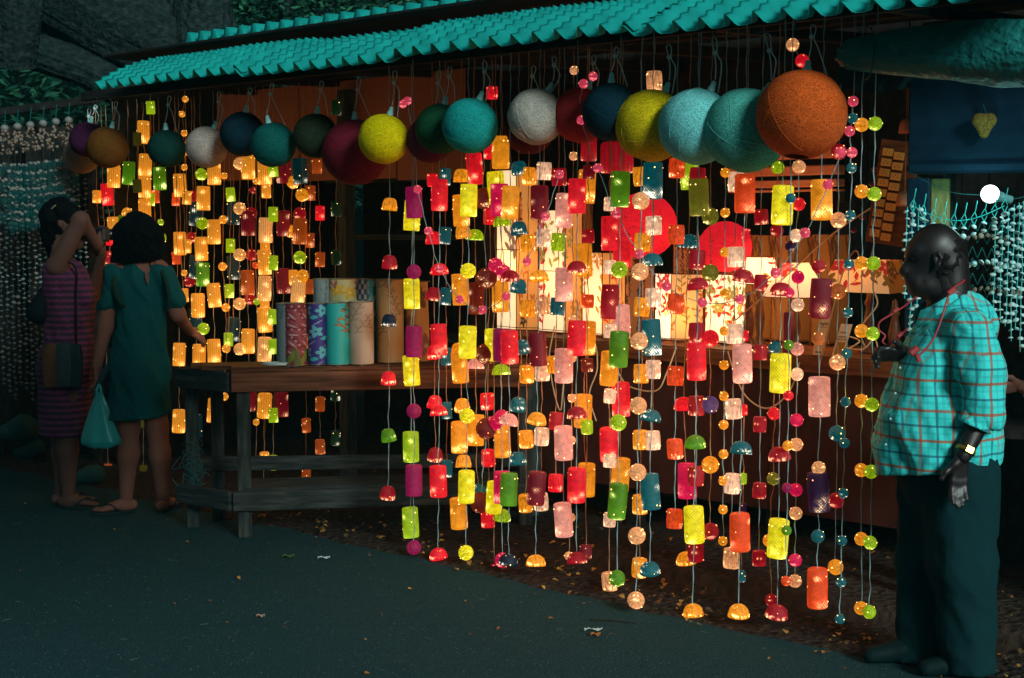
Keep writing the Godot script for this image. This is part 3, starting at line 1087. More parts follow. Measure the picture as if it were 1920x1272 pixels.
# ---------------------------------------------------------------- large ball lamps
func make_balls() -> void:
	# place in the photograph, width in it, how far behind the beam, thread colour, thread over it, tilt, label
	var list := [
		[152, 292, 68, 0.02, lin(0.22, 0.15, 0.12), lin(0.3, 0.22, 0.18), 0.3, "dull beige thread ball lamp, lowest and farthest, half hidden by two others"],
		[163, 262, 66, -0.08, lin(0.05, 0.008, 0.045), lin(0.12, 0.03, 0.1), 0.3, "dark violet thread ball lamp at the far end beside the brown gold one"],
		[201, 277, 77, -0.14, lin(0.10, 0.036, 0.006), lin(0.28, 0.12, 0.015), 0.3, "brown gold thread ball lamp near the far end of the beam"],
		[312, 279, 71, -0.1, lin(0.004, 0.035, 0.03), lin(0.02, 0.11, 0.09), 0.0, "blackish green thread ball lamp with an upright white socket, alone beside the grey beige one"],
		[387, 276, 78, -0.1, lin(0.5, 0.42, 0.36), lin(0.75, 0.62, 0.55), 0.45, "grey beige thread ball lamp between the blackish green and navy ones"],
		[455, 252, 84, -0.1, lin(0.003, 0.016, 0.032), lin(0.03, 0.12, 0.15), 0.2, "navy thread ball lamp beside the grey beige one over the amber strings"],
		[512, 272, 84, -0.14, lin(0.004, 0.095, 0.085), lin(0.02, 0.26, 0.23), -0.2, "deep teal thread ball lamp between the navy and charcoal ones"],
		[592, 255, 84, -0.06, lin(0.02, 0.035, 0.02), lin(0.1, 0.14, 0.07), 0.1, "charcoal green thread ball lamp beside the large burgundy one"],
		[666, 286, 124, -0.02, lin(0.17, 0.012, 0.03), lin(0.42, 0.03, 0.05), 0.0, "large burgundy thread ball lamp behind the bright yellow one"],
		[719, 261, 94, -0.16, lin(0.95, 0.76, 0.0), lin(0.98, 0.86, 0.02), 0.3, "bright yellow thread ball lamp in front of the large burgundy one"],
		[806, 262, 88, -0.02, lin(0.12, 0.015, 0.06), lin(0.25, 0.05, 0.12), 0.2, "plum thread ball lamp mostly hidden behind the bottle green one"],
		[826, 242, 94, -0.09, lin(0.004, 0.06, 0.025), lin(0.05, 0.22, 0.1), 0.2, "bottle green thread ball lamp between plum and turquoise ones"],
		[881, 236, 104, -0.16, lin(0.01, 0.42, 0.40), lin(0.04, 0.6, 0.55), 0.4, "turquoise thread ball lamp in front of the bottle green one"],
		[992, 244, 92, 0.16, lin(0.10, 0.01, 0.02), lin(0.2, 0.03, 0.04), 0.0, "dark maroon thread ball lamp hidden behind the grey cream one"],
		[1005, 219, 106, -0.1, lin(0.68, 0.62, 0.54), lin(0.85, 0.8, 0.72), 0.5, "grey cream thread ball lamp lit orange from below"],
		[1089, 217, 104, 0.0, lin(0.55, 0.03, 0.035), lin(0.75, 0.06, 0.04), 0.3, "brick red thread ball lamp between grey cream and midnight blue ones"],
		[1146, 210, 109, -0.12, lin(0.002, 0.018, 0.036), lin(0.03, 0.14, 0.17), 0.0, "midnight blue thread ball lamp in the middle of the beam"],
		[1222, 236, 136, -0.08, lin(0.85, 0.62, 0.005), lin(0.95, 0.8, 0.03), 0.4, "mustard yellow thread ball lamp before the pale aqua one"],
		[1306, 238, 143, -0.12, lin(0.18, 0.80, 0.80), lin(0.4, 0.95, 0.95), 0.4, "pale aqua thread ball lamp with fine dark threads"],
		[1399, 245, 158, -0.1, lin(0.06, 0.52, 0.45), lin(0.3, 0.75, 0.6), 0.5, "sea green thread ball lamp behind the rust brown one"],
		[1503, 215, 168, -0.16, lin(0.80, 0.11, 0.015), lin(0.9, 0.2, 0.03), 0.15, "largest rust brown thread ball lamp at the near end of the beam"],
	]
	for s in list:
		var c := front(s[0], s[1], s[3])
		var depth := -c.z
		var r: float = s[2] / FOCAL * depth / 2.0
		var o := thing("ball_lamp", s[7], "pendant lamp", c, "thread ball lamps under the beam")
		var lean: float = s[6]
		var b := Basis(Vector3(0, 0, 1), -lean * 0.9) * Basis(Vector3(1, 0, 0), -0.12 if s[0] == 1503 else 0.12)
		var st := mb()
		var prof := []
		for i in 25:
			var a := -PI / 2 + 0.28 + (PI - 0.28) * i / 24
			prof.append(Vector2(maxf(cos(a) * r, 0.0006), sin(a) * r * 0.985))
		noise.seed = int(s[0])
		lathe(st, Transform3D(b, c), prof, 36, 0.012)
		build(o, "shade", st, thread_ball(s[4], s[5], int(s[0])))
		# inner dark lip round the opening below
		var lip := mb()
		lathe(lip, Transform3D(b, c), [Vector2(sin(0.28) * r * 1.0, -cos(0.28) * r * 0.985), Vector2(sin(0.28) * r * 0.9, -cos(0.28) * r * 0.96)], 24)
		build(o, "rim", lip, plain(s[4].darkened(0.5), 0.9, 0.0, true))
		# loose threads wound over the ball
		var fuzz := mb()
		rng.seed = int(s[0]) * 3
		for k in 22:
			var ax := Vector3(rng.randfn(0, 1), rng.randfn(0, 1), rng.randfn(0, 1)).normalized()
			var e := ax.cross(Vector3(0.3, 1, 0.2)).normalized()
			var pts := []
			var a0 := rng.randf() * TAU
			var span := rng.randf_range(0.7, 2.2)
			for i in 12:
				var p := e.rotated(ax, a0 + span * i / 11.0).rotated(e, rng.randf() * 0.02) * r * 1.004
				if p.normalized().y > -0.85:
					pts.append(c + p)
			if pts.size() > 3:
				tube(fuzz, pts, 0.0007, 3)
		var fz := build(o, "loose_thread", fuzz, plain(s[4].lerp(s[5], 0.6), 0.8))
		fz.set_meta("kind", "stuff")
		# socket, cord with its loop and knot, hook
		var up := b.y
		var top := c + up * r * 0.985
		var sock := mb()
		lathe(sock, Transform3D(b, top), [Vector2(0.0155, -0.008), Vector2(0.0155, 0.012), Vector2(0.012, 0.018), Vector2(0.0105, 0.034), Vector2(0.006, 0.042), Vector2(0.002, 0.043)], 12)
		build(o, "socket", sock, plain(lin(0.3, 0.72, 0.70), 0.5))
		var hk := Vector3(c.x + lean * 0.12 + 0.02, beam_y - 0.035, c.z)
		var tip := top + up * 0.05
		var cord := mb()
		var knot := hk.lerp(tip, 0.36)
		tube(cord, curve([tip, tip.lerp(knot, 0.5) + Vector3(0.004, 0, 0), knot, hk + Vector3(-0.008, -0.012, 0), hk, hk + Vector3(0.012, -0.014, 0), knot + Vector3(0.01, -0.006, 0.004), knot + Vector3(0.028, -0.05, 0.006), c + Vector3(r * 0.55, r * 0.86, 0.0)], 5), 0.0026, 5)
		build(o, "cord", cord, cord_pale)
		var kn := mb()
		ball(kn, knot, Vector3(0.009, 0.011, 0.008), 8)
		build(o, "knot", kn, cord_pale)
		var hook := mb()
		tube(hook, curve([hk + Vector3(0.0, 0.05, 0), hk + Vector3(0.012, 0.038, 0), hk + Vector3(0.002, 0.022, 0), hk + Vector3(-0.014, 0.008, 0), hk + Vector3(-0.003, -0.004, 0), hk + Vector3(0.012, 0.004, 0)], 4), 0.0021, 5)
		build(o, "hook", hook, plain(lin(0.02, 0.02, 0.02), 0.4, 0.7))

func thread_ball(c: Color, over: Color, number: int) -> StandardMaterial3D:
	var key := "ball_thread%d" % (number % 3)
	var n := 192
	if not mats.has(key):
		var f := grey(n, n, 0.32, 3, number + 1)
		var h := PackedByteArray()
		h.resize(n * n)
		rng.seed = number
		for i in n * n:
			h[i] = int(clampf(120 + (f[i] - 128) * 1.5, 0, 255))
		# long threads that cross at all angles
		for k in 520:
			var p := Vector2(rng.randf() * n, rng.randf() * n)
			var a := rng.randf() * TAU
			var bright := 240 if rng.randf() < 0.5 else 50
			for s in rng.randi_range(20, 80):
				p += Vector2(cos(a), sin(a))
				a += rng.randf_range(-0.04, 0.04)
				var i := posmod(int(p.y), n) * n + posmod(int(p.x), n)
				h[i] = int(lerpf(h[i], bright, 0.5))
		mats[key] = [ramp(n, n, h, Color(0.5, 0.5, 0.5), Color(0.86, 0.86, 0.86), Color(1, 1, 1)), bump_of(n, n, h)]
	var m := StandardMaterial3D.new()
	m.resource_name = "thread"
	m.albedo_color = c.lerp(over, 0.3)
	m.albedo_texture = mats[key][0]
	m.heightmap_enabled = true
	m.heightmap_texture = mats[key][1]
	m.heightmap_scale = 0.12
	m.roughness = 0.85
	m.uv1_scale = Vector3(2, 1.4, 1)
	m.uv1_offset = Vector3(number * 0.137, number * 0.071, 0)
	m.cull_mode = BaseMaterial3D.CULL_DISABLED
	m.backlight_enabled = true
	m.backlight = Color(0.1, 0.1, 0.1)
	m.metallic_specular = 0.2
	return m

# ---------------------------------------------------------------- paper lamps on the counter
func paper_lamp(label: String, pl: float, pc: float, pr: float, top: float, low: float, v: float, white: Material, tan: Material, light: float, rail := true) -> void:
	# pl, pc, pr: where the left edge, the near edge and the right edge stand
	var c := front(pc, low, v)
	var base := Vector3(c.x, counter_y + 0.004, c.z)
	var h := front(pc, top, v).y - base.y
	var left := front(pl, low, v + 0.03)
	var right := front(pr, low, v + 0.06)
	var a := Vector3(left.x, base.y, left.z)
	var b := Vector3(right.x, base.y, right.z)
	var back := a + b - base
	var o := thing("paper_lamp", label, "table lamp", base, "paper lamps on the counter")
	var up := Vector3(0, h, 0)
	var foot := Vector3(0, 0.012, 0)
	var ring := [a, base, b, back]
	for i in 4:
		var p: Vector3 = ring[i] + foot
		var q: Vector3 = ring[(i + 1) % 4] + foot
		var st := mb()
		sheet(st, p + up, q + up, q, p)
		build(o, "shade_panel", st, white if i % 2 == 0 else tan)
	for i in 4:
		var st := mb()
		tube(st, [ring[i], ring[i] + up + foot], 0.0028, 4)
		build(o, "corner_rod", st, brown_wood)
	for y in ([0.012, 0.5, 1.0] if rail else [0.012, 1.0]):
		var st := mb()
		var lift: Vector3 = foot + up * y
		tube(st, [a + lift, base + lift, b + lift, back + lift, a + lift], 0.0026, 4)
		build(o, "wire_ring", st, brown_wood)
	var st2 := mb(true)
	box(st2, Transform3D(Basis.looking_at((base - a).normalized()), (a + b) / 2 + Vector3(0, 0.005, 0)), Vector3(0.06, 0.01, 0.06), 0.002)
	build(o, "base", st2, brown_wood)
	if light > 0.0:
		var bl := mb()
		ball(bl, (a + b) / 2 + Vector3(0, h * 0.45, 0), Vector3(0.028, 0.036, 0.028), 10)
		build(o, "bulb", bl, hot_bulb)
		omni(o, (a + b) / 2 + Vector3(0, h * 0.45, 0) - base, Color(1.0, 0.72, 0.38), light * 1.1, 0.03)

func make_counter_things() -> void:
	var red_globe: StandardMaterial3D = thread_ball(lin(0.8, 0.02, 0.03), lin(0.9, 0.05, 0.05), 1).duplicate()
	red_globe.emission_enabled = true
	red_globe.emission = lin(0.8, 0.012, 0.025)
	red_globe.emission_operator = BaseMaterial3D.EMISSION_OP_MULTIPLY
	red_globe.emission_texture = red_globe.albedo_texture
	red_globe.emission_energy_multiplier = 1.1
	var cream := lin(0.95, 0.74, 0.45)
	var paper := lin(0.62, 0.30, 0.08)
	var rust := lin(0.42, 0.12, 0.03)
	var olive := lin(0.28, 0.24, 0.05)
	var wine := lin(0.45, 0.03, 0.02)
	var dark := lin(0.07, 0.03, 0.012)
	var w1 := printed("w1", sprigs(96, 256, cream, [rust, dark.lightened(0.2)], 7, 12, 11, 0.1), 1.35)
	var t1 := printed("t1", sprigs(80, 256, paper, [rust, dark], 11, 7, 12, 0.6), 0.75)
	var w2 := printed("w2", sprigs(96, 256, cream, [olive, olive, wine], 7, 12, 13, 0.15), 1.35)
	var t2 := printed("t2", sprigs(80, 256, paper, [rust, olive], 9, 8, 14, 0.4), 0.7)
	var w3 := printed("w3", sprigs(80, 200, cream, [lin(0.55, 0.2, 0.03)], 6, 12, 15, 0.1), 1.4)
	var t3 := printed("t3", sprigs(80, 200, paper, [rust, wine], 8, 8, 16, 0.5), 0.7)
	var t4 := printed("t4", sprigs(80, 200, lin(0.5, 0.20, 0.06), [dark], 26, 5, 17, 0.2), 0.4)  # no bulb behind this print, its glow is put in
	var w5 := printed("w5", sprigs(72, 160, lin(1.0, 0.86, 0.62), [lin(0.6, 0.45, 0.05), wine], 7, 10, 18, 0.3), 1.7)
	var t5 := printed("t5", sprigs(72, 160, lin(0.72, 0.42, 0.16), [olive, rust], 7, 8, 19, 0.3), 0.8)
	var w6 := printed("w6", sprigs(72, 160, lin(0.98, 0.82, 0.56), [olive, wine], 8, 10, 20, 0.4), 1.4)
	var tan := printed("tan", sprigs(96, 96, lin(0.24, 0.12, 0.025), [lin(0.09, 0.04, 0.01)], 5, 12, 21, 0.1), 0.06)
	paper_lamp("tall lit white paper lamp with rust round leaves, next to the dark post", 919, 968, 1009, 322, 612, 1.42, w1, t1, 0.07)
	paper_lamp("tall lit paper lamp with green leaf sprigs on cream", 1010, 1060, 1091, 398, 622, 1.42, w2, t2, 0.07)
	paper_lamp("lit paper lamp with orange leaves, shorter, behind the red cylinders", 1092, 1129, 1172, 478, 634, 1.4, w3, t3, 0.07, false)
	paper_lamp("tan paper lamp printed with small blackish leaves", 1173, 1202, 1226, 430, 640, 1.45, t4, t4, 0.0, false)
	paper_lamp("brightest short paper lamp with yellow and red leaf print below the red globe", 1228, 1258, 1318, 518, 646, 1.4, w5, t5, 0.09, false)
	paper_lamp("short lit paper lamp with red flowers beside the empire shades", 1322, 1376, 1398, 520, 650, 1.42, w6, w6, 0.08, false)
	for s in [[1372, 1412, 1446, 446, "left tan paper lampshade of the unlit row behind the counter"], [1448, 1478, 1520, 447, "middle tan paper lampshade of the unlit row behind the counter"], [1522, 1556, 1590, 445, "last tan paper lampshade of the unlit row under the shutter"]]:
		paper_lamp(s[4], s[0], s[1], s[2], s[3], 560, 1.72, tan, tan, 0.0, false)  # unlit row, yet a faint glow is put into the paper
	for s in [[1048, 1080, 1110, 372, "tall unlit tan paper lampshade standing behind the green leaf lamp"], [1262, 1290, 1322, 446, "dark leafed tan paper lampshade between the two red globes"]]:
		paper_lamp(s[4], s[0], s[1], s[2], s[3], 600, 1.75, t2 if s[0] == 1048 else t4, tan, 0.0, false)  # no bulb inside, the brightness is put in as emission
	# red globes and red cylinders behind the strings
	for s in [[1206, 423, 128, 1.5, "large glowing red thread globe behind the teal strings"], [1360, 463, 100, 1.5, "smaller glowing red thread globe under the rust and aqua balls"]]:
		var c := front(s[0], s[1], s[3])
		var r: float = s[2] / FOCAL * -c.z / 2.0
		var o := thing("red_globe_lamp", s[4], "lamp", c)
		var st := mb()
		ball(st, c, Vector3(r, r * 0.96, r), 28)
		build(o, "shade", st, red_globe)
		var bs := mb()
		lathe(bs, Transform3D(Basis.IDENTITY, Vector3(c.x, c.y - r, c.z)), [Vector2(0.05, -0.02), Vector2(0.05, 0.0), Vector2(0.03, 0.012)], 14)
		build(o, "base", bs, brown_wood)
		var stem := mb()
		tube(stem, [c + Vector3(0, -r, 0), Vector3(c.x, counter_y, c.z)], 0.012, 8)
		build(o, "stem", stem, brown_wood)
		omni(o, Vector3.ZERO, Color(1, 0.1, 0.08), 0.04, 0.05)
	for s in [[1157, 296, 62, 58, 1.0, "big hanging crimson netted lampshade behind the yellow ball"], [1104, 272, 30, 60, 1.05, "small hanging maroon lampshade in shadow behind the brick red ball"]]:
		var c := front(s[0], s[1], s[4])
		var k: float = -c.z / FOCAL
		var o := thing("netted_lamp", s[5], "pendant lamp", c)
		var st := mb()
		lathe(st, Transform3D(Basis.IDENTITY, c), [Vector2(s[2] * k * 0.42, -s[3] * k * 0.5), Vector2(s[2] * k * 0.5, -s[3] * k * 0.45), Vector2(s[2] * k * 0.5, s[3] * k * 0.4), Vector2(s[2] * k * 0.42, s[3] * k * 0.5), Vector2(0.004, s[3] * k * 0.52)], 20)
		build(o, "shade", st, woven("straw", "k"))
		var cd := mb()
		tube(cd, [c + Vector3(0, s[3] * k * 0.5, 0), Vector3(c.x, beam_y + 0.15, c.z)], 0.002, 4)
		build(o, "cord", cd, cord_lit_warm)
	# empire shades on turned wooden stands
	var cloth := sprigs(160, 96, lin(0.98, 0.84, 0.62), [wine, lin(0.5, 0.2, 0.03)], 8, 12, 31, 0.35)
	var e1 := printed("e1", cloth, 1.25)
	var e2 := printed("e2", sprigs(160, 96, lin(0.92, 0.62, 0.40), [wine, lin(0.6, 0.1, 0.1)], 8, 13, 32, 0.5), 1.0)
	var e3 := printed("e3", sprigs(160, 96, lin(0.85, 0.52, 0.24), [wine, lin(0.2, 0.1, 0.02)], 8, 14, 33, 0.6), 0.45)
	for s in [[1425, 482, 532, 26, 40, 1.5, e1, "white glowing empire shade with orange flowers on a turned stand"], [1492, 492, 556, 23, 62, 1.42, e2, "peach glowing empire shade with pink flowers on a turned stand"]]:
		var a := front(s[0], s[1], s[5])
		var b := front(s[0], s[2], s[5])
		var k: float = -b.z / FOCAL
		var base := Vector3(b.x, counter_y, b.z)
		var o := thing("table_lamp", s[7], "table lamp", base)
		var st := mb()
		lathe(st, Transform3D(Basis.IDENTITY, Vector3(b.x, b.y, b.z)), [Vector2(s[4] * k, 0), Vector2(lerpf(s[4], s[3], 0.5) * k, (a.y - b.y) * 0.5), Vector2(s[3] * k, a.y - b.y)], 28)
		build(o, "shade", st, s[6])
		turned_stand(o, base, b.y - counter_y + 0.03)
		for q in [[s[4], b.y], [s[3], a.y]]:
			var rim := mb()
			var ring := []
			for j in 25:
				ring.append(Vector3(b.x + cos(TAU * j / 24) * q[0] * k, q[1], b.z + sin(TAU * j / 24) * q[0] * k))
			tube(rim, ring, 0.0022, 4)
			build(o, "rim", rim, brown_wood)
		var bl := mb()
		ball(bl, Vector3(b.x, (a.y + b.y) / 2, b.z), Vector3(0.02, 0.05, 0.02), 10)
		build(o, "bulb", bl, hot_bulb)
		omni(o, Vector3(b.x, (a.y + b.y) / 2, b.z) - base, Color(1.0, 0.74, 0.42), 0.05, 0.02)
	# the square shade
	var lo := [front(1538, 546, 1.36), front(1668, 549, 1.3), front(1712, 534, 1.62), front(1580, 532, 1.66)]
	var hi := [front(1566, 487, 1.46), front(1662, 489, 1.42), front(1692, 487, 1.58), front(1590, 486, 1.6)]
	var ctr: Vector3 = (lo[0] + lo[1] + lo[2] + lo[3]) / 4.0
	var base3 := Vector3(ctr.x + 0.02, counter_y, ctr.z)
	var o3 := thing("table_lamp", "wide square shade with red flowers on a dark turned stand, beside the man", "table lamp", base3)
	for i in 4:
		var st := mb()
		var j := (i + 1) % 4
		sheet(st, Vector3(hi[i].x, hi[0].y, hi[i].z), Vector3(hi[j].x, hi[0].y, hi[j].z), Vector3(lo[j].x, lo[0].y, lo[j].z), Vector3(lo[i].x, lo[0].y, lo[i].z))
		build(o3, "shade_panel", st, e3 if i % 2 == 0 else tan)  # side panels in dimmer paper, their shade put into the colour
	turned_stand(o3, base3, lo[0].y - counter_y + 0.02)
	var bl3 := mb()
	ball(bl3, ctr + Vector3(0, 0.05, 0), Vector3(0.02, 0.05, 0.02), 10)
	build(o3, "bulb", bl3, hot_bulb)
	omni(o3, ctr + Vector3(0, 0.05, 0) - base3, Color(1.0, 0.72, 0.4), 0.05, 0.02)
	for s in [[1677, 1.28, 0.29, "carved dark wooden lamp stand without a shade under the square shade's corner"], [1404, 1.36, 0.3, "dark turned lamp stand beside the short red flowered lamp"]]:
		var b := front(s[0], 650, s[1])
		b.y = counter_y
		var o := thing("lamp_stand", s[3], "lamp stand", b)
		turned_stand(o, b, s[2])
	# plum coloured packet between the lamps
	var pk := front(1478, 640, 1.3)
	pk.y = counter_y
	var op := thing("card_tube", "upright plum tube in clear wrap between the empire lamps", "packet", pk)
	var stp := mb()
	lathe(stp, Transform3D(Basis.IDENTITY, pk), [Vector2(0.026, 0.0), Vector2(0.026, 0.2), Vector2(0.02, 0.204)], 16)
	build(op, "body", stp, plain(lin(0.22, 0.012, 0.05), 0.35))
	# cards with print
	for s in [[1548, 1509, 598, 664, "leaning white payment card with a black square print and a green and black heading", true], [1588, 1546, 608, 667, "leaning white card with lettering over a tan panel, right of the payment card", false]]:
		var top := front(s[0], s[2], 1.24)
		var low := front(s[1] + 14, s[3], 1.2)
		var across := STALL.x * 0.062
		var o := thing("price_card", s[4], "card", Vector3(low.x, counter_y, low.z))
		var bl := Vector3(low.x, counter_y + 0.004, low.z)
		var tl := Vector3(top.x, top.y, top.z) - across * 0.5
		var st := mb(true)
		var dir := (tl - bl).normalized()
		box(st, Transform3D(Basis(across.normalized(), dir, across.normalized().cross(dir)), (bl + tl) / 2 + across * 0.5), Vector3(across.length(), bl.distance_to(tl), 0.002), 0.0004)
		build(o, "sheet", st, plain(lin(0.78, 0.62, 0.42), 0.6))
		var n := across.normalized().cross(dir).normalized()
		var l := bl.distance_to(tl)
		var lines := [["Paytm", 0.86, 0.020, lin(0.01, 0.02, 0.02)], ["Accepted Here", 0.77, 0.007, lin(0.3, 0.16, 0.03)]] if s[5] else [["Singletta", 0.74, 0.011, lin(0.2, 0.12, 0.05)], ["CHARLETTA", 0.6, 0.0095, lin(0.1, 0.05, 0.03)], ["TABLE LAMP", 0.52, 0.0095, lin(0.1, 0.05, 0.03)]]
		for q in lines:
			var tm := TextMesh.new()
			tm.text = q[0]
			tm.font = sans
			tm.font_size = 32
			tm.pixel_size = q[2] / 32.0
			tm.depth = 0.0004
			var p := part(o, "lettering", tm, plain(q[3], 0.8))
			p.transform = Transform3D(Basis(across.normalized(), dir, n), bl + across * 0.5 + dir * l * q[1] + n * 0.0018 - org)
		var pane := mb(true)
		box(pane, Transform3D(Basis(across.normalized(), dir, n), bl + across * 0.5 + dir * l * (0.08 if s[5] else 0.24) + n * 0.0016), Vector3(across.length() * (0.5 if s[5] else 0.74), l * (0.035 if s[5] else 0.4), 0.0012), 0.0003)
		build(o, "print_panel", pane, plain(lin(0.02, 0.05, 0.05) if s[5] else lin(0.45, 0.22, 0.03), 0.7))
	# pale cables lying about the lamps
	for s in [["pale cable sweeping from the socket board down to the square lamp", [front(1642, 446, 1.5), front(1622, 520, 1.34), front(1606, 470, 1.4), front(1578, 520, 1.25), front(1536, 690, 1.17)]], ["pale cable looped on the counter end under the square lamp", [front(1590, 655, 1.22), front(1612, 640, 1.3), front(1588, 632, 1.34), front(1580, 650, 1.24), front(1618, 655, 1.2), front(1640, 636, 1.22), front(1648, 664, 1.18)]],
		["pale cable hanging in a bow beside the square lamp", [front(1640, 548, 1.3), front(1645, 572, 1.25), front(1624, 600, 1.25), front(1612, 620, 1.26), front(1622, 650, 1.22)]], ["long pale cable drooping under the counter edge between the red cylinders", [front(1160, 700, 1.1), front(1180, 725, 1.08), front(1230, 733, 1.06), front(1250, 700, 1.08), front(1268, 652, 1.16)]],
		["pale cable hanging below the counter beside the pink cylinders", [front(1040, 612, 1.18), front(1030, 680, 1.1), front(1050, 770, 1.08), front(1062, 700, 1.1), front(1110, 640, 1.17), front(1120, 690, 1.1), front(1105, 740, 1.08), front(1118, 790, 1.06)]], ["pale cable rising diagonally behind the empire lamps", [front(1380, 600, 1.3), front(1450, 540, 1.3), front(1560, 440, 1.35), front(1650, 380, 1.4)]],
		["orange lit cable drooping below the counter between peach cylinders and yellow cylinder", [front(1365, 660, 1.18), front(1378, 700, 1.1), front(1400, 745, 1.05), front(1440, 766, 1.04), front(1480, 735, 1.05), front(1500, 680, 1.15)]]]:
		var o := thing("cable", s[0], "cable", s[1][0])
		var st := mb()
		tube(st, curve(s[1], 7), 0.0042, 6)
		build(o, "wire", st, plain(lin(0.62, 0.42, 0.22), 0.55))
	# board of yellow sockets
	var bt := front(1668, 272, 1.25)
	var bb := front(1640, 446, 1.25)
	var ob := thing("socket_board", "tilted wooden board with two columns of yellow socket plates", "socket board", (bt + bb) / 2)
	var dirb := (bt - bb).normalized()
	var nb := (Vector3(-0.55, -0.1, 0.82)).normalized()
	var sb := nb.cross(dirb).normalized() * -1.0
	nb = sb.cross(dirb).normalized()
	if nb.z < 0:
		nb = -nb
	var stb := mb(true)
	var basis := Basis(sb, dirb, nb)
	if basis.determinant() < 0:
		basis = Basis(-sb, dirb, nb)
	box(stb, Transform3D(basis, (bt + bb) / 2 + basis.x * 0.05 - nb * 0.02), Vector3(0.19, bt.distance_to(bb) + 0.05, 0.03), 0.004)
	build(ob, "board", stb, brown_wood)
	for i in 9:
		for j in 2:
			var st := mb(true)
			var p := bb.lerp(bt, (i + 0.5 + j * -0.25) / 9.2) + basis.x * (j * 0.056) + nb * 0.004
			box(st, Transform3D(basis, p), Vector3(0.05, 0.036, 0.012), 0.002)
			build(ob, "socket_plate", st, plain(lin(0.8, 0.42, 0.08), 0.5))
			var hole := mb(true)
			for k in 3:
				box(hole, Transform3D(basis, p + nb * 0.006 + basis.x * (0.009 * (k - 1)) + dirb * (0.006 if k == 1 else -0.004)), Vector3(0.004, 0.004, 0.002), 0.0005)
			var hn := build(ob, "pin_hole", hole, plain(lin(0.02, 0.015, 0.01)))
			hn.set_meta("kind", "stuff")
	for s in [[1640, 318], [1636, 345], [1618, 408], [1600, 432]]:
		var p := front(s[0], s[1], 1.18)
		var o := thing("plug", "%s red plug stuck in the yellow socket board" % ["upper", "second", "third", "lowest"][[318, 345, 408, 432].find(s[1])], "plug", p)
		var st := mb()
		lathe(st, Transform3D(Basis(basis.x, nb, dirb), p), [Vector2(0.012, -0.02), Vector2(0.014, 0.0), Vector2(0.008, 0.022), Vector2(0.003, 0.05)], 8)
		build(o, "body", st, plain(lin(0.35, 0.03, 0.03), 0.5))

func turned_stand(o: Node3D, base: Vector3, h: float) -> void:
	var st := mb()
	lathe(st, Transform3D(Basis.IDENTITY, base), [Vector2(0.002, 0.0), Vector2(0.05, 0.001), Vector2(0.05, 0.014), Vector2(0.032, 0.024), Vector2(0.017, h * 0.16), Vector2(0.026, h * 0.3), Vector2(0.031, h * 0.42), Vector2(0.02, h * 0.6), Vector2(0.015, h * 0.7), Vector2(0.026, h * 0.76), Vector2(0.016, h * 0.82), Vector2(0.012, h * 0.95), Vector2(0.002, h)], 16)
	build(o, "stand", st, turned_wood)

